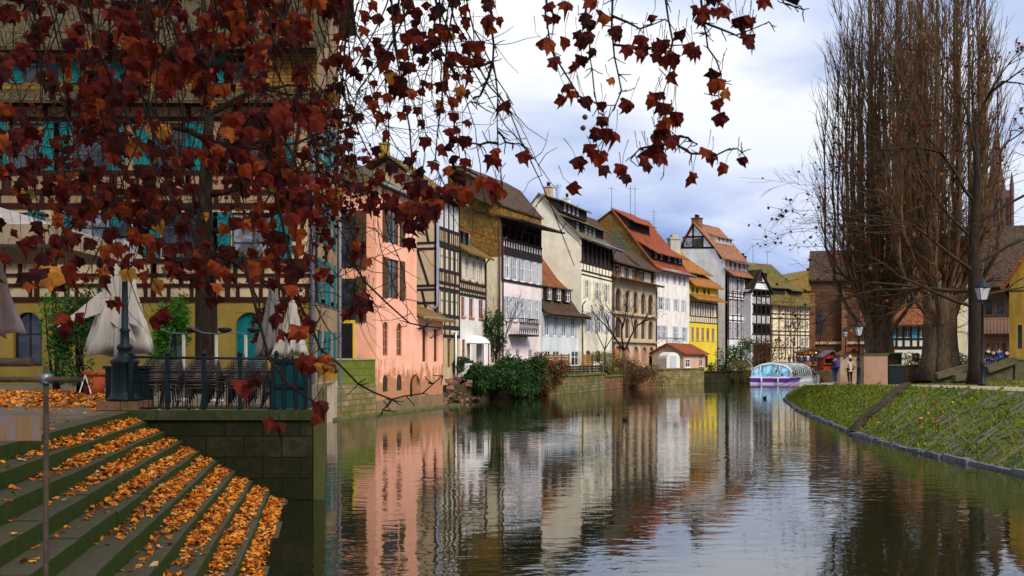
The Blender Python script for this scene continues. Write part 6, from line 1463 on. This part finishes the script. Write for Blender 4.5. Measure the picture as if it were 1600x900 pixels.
# market stalls
LAMPM, nt, b = newmat('lit bulb'); b.inputs['Emission Color'].default_value = (1, .7, .35, 1); b.inputs['Emission Strength'].default_value = 4; b.inputs['Base Color'].default_value = (1, .8, .5, 1)
def stall(label, px0, px1, D, pye, pyr, wall, roofm, zb=1.9, lit=True):
    x0 = X(px0, D); w = X(px1, D)-x0; r = empty('market_stall', (x0, D, zb), 0, label, 'market stall', 'wooden christmas market stalls'); he = Z(pye, D)-zb; hr = Z(pyr, D)-zb
    m = MB(); m.box(0, .15, 0, 2.4, 0, he); m.box(w-.15, w, 0, 2.4, 0, he); m.box(.15, w-.15, 2.25, 2.4, 0, he); m.box(.15, w-.15, 0, .12, 0, he*.42); m.box(.15, w-.15, 0, .12, he*.82, he); m.prism([(0, he), (w, he), (w/2, hr-.1)], 0, .12, 'y'); m.build('wall', wall, r)
    m = MB(); m.prism([(-.35, he-.12), (w/2, hr), (w+.35, he-.12), (w+.35, he-.26), (w/2, hr-.14), (-.35, he-.26)], -.5, 2.6, 'y'); m.build('roof', roofm, r)
    m = MB(); m.box(-.02, w+.02, -.3, .2, he*.42, he*.46); m.build('counter', FW, r)
    if lit:
        for i in range(2): m = MB(); m.lathe([(.02, -.08), (.09, 0), (.02, .08)], 8, (w*(.35+.35*i), -.1, he*.9)); m.build('bulb', LAMPM, r)
stall('orange lit wooden market stall behind the crowd', 1251, 1285, 143.5, 549, 543, rough('orange stall boards', (.36, .14, .03), (.48, .20, .05), 3), T_GRY)
stall('red wooden market stall with grey roof behind the purple backpack walker', 1287, 1312, 122, 556, 547, rough('red stall boards', (.28, .03, .015), (.38, .05, .02), 3), SLATE, zb=1.5, lit=False)
stall('long orange red roofed market stall left of the middle lamp', 1314, 1350, 112, 557, 543, rough('orange red boards', (.40, .07, .02), (.5, .1, .03), 3), T_RED, zb=1.5)
# cathedral spire
def spire():
    D = 520; r = empty('cathedral_spire', (X(1556, D), D, 0), 0, 'distant dark gothic cathedral spire behind the bare trees', 'cathedral'); q = D/1500.; SM2 = stone('dark red sandstone', (.10, .05, .045), (.15, .08, .065), 3, 1.5)
    zf = lambda py: EYE+(HY-py)*q
    m = MB(); w = 21*q; m.box(-w, w, -w, w, 0, zf(372)); m.box(-w*.8, w*.8, -w*.8, w*.8, zf(372), zf(300))
    m.build('tower', SM2, r); m = MB(); m.lathe([(w*.72, zf(300)), (w*.5, zf(275)), (w*.3, zf(245)), (w*.14, zf(215)), (w*.04, zf(198))], 8, smooth=False); m.build('spire', SM2, r)
    for sx in (-1, 1):
        for sy in (-1, 1): m = MB(); m.lathe([(w*.17, zf(372)), (w*.17, zf(292)), (w*.02, zf(272))], 6, (sx*w*.78, sy*w*.78, 0), smooth=False); m.build('pinnacle', SM2, r)
    for x in (-.45, 0, .45): m = MB(); m.box(x*w-w*.1, x*w+w*.1, -w*.8-.3, -w*.8-.05, zf(362), zf(312)); m.build('window', BLACK, r)
spire()
# ducks
for px, py, lab in ((977, 657, 'dark duck swimming in mid river, nearest the camera'), (1195, 623, 'small dark duck swimming before the tour boat')):
    D = EYE*1500/(py-HY); r = empty('duck', (X(px, D), D, 0), .8, lab, 'duck')
    skin('body', cloth('duck feathers', (.03, .025, .02)), [((0, 0, .07), .09), ((.16, 0, .08), .07), ((-.15, 0, .09), .06), ((-.27, 0, .13), .02), ((.22, 0, .16), .035), ((.24, 0, .24), .04), ((.31, 0, .235), .015)], [(0, 1), (0, 2), (2, 3), (1, 4), (4, 5), (5, 6)], r, 1)
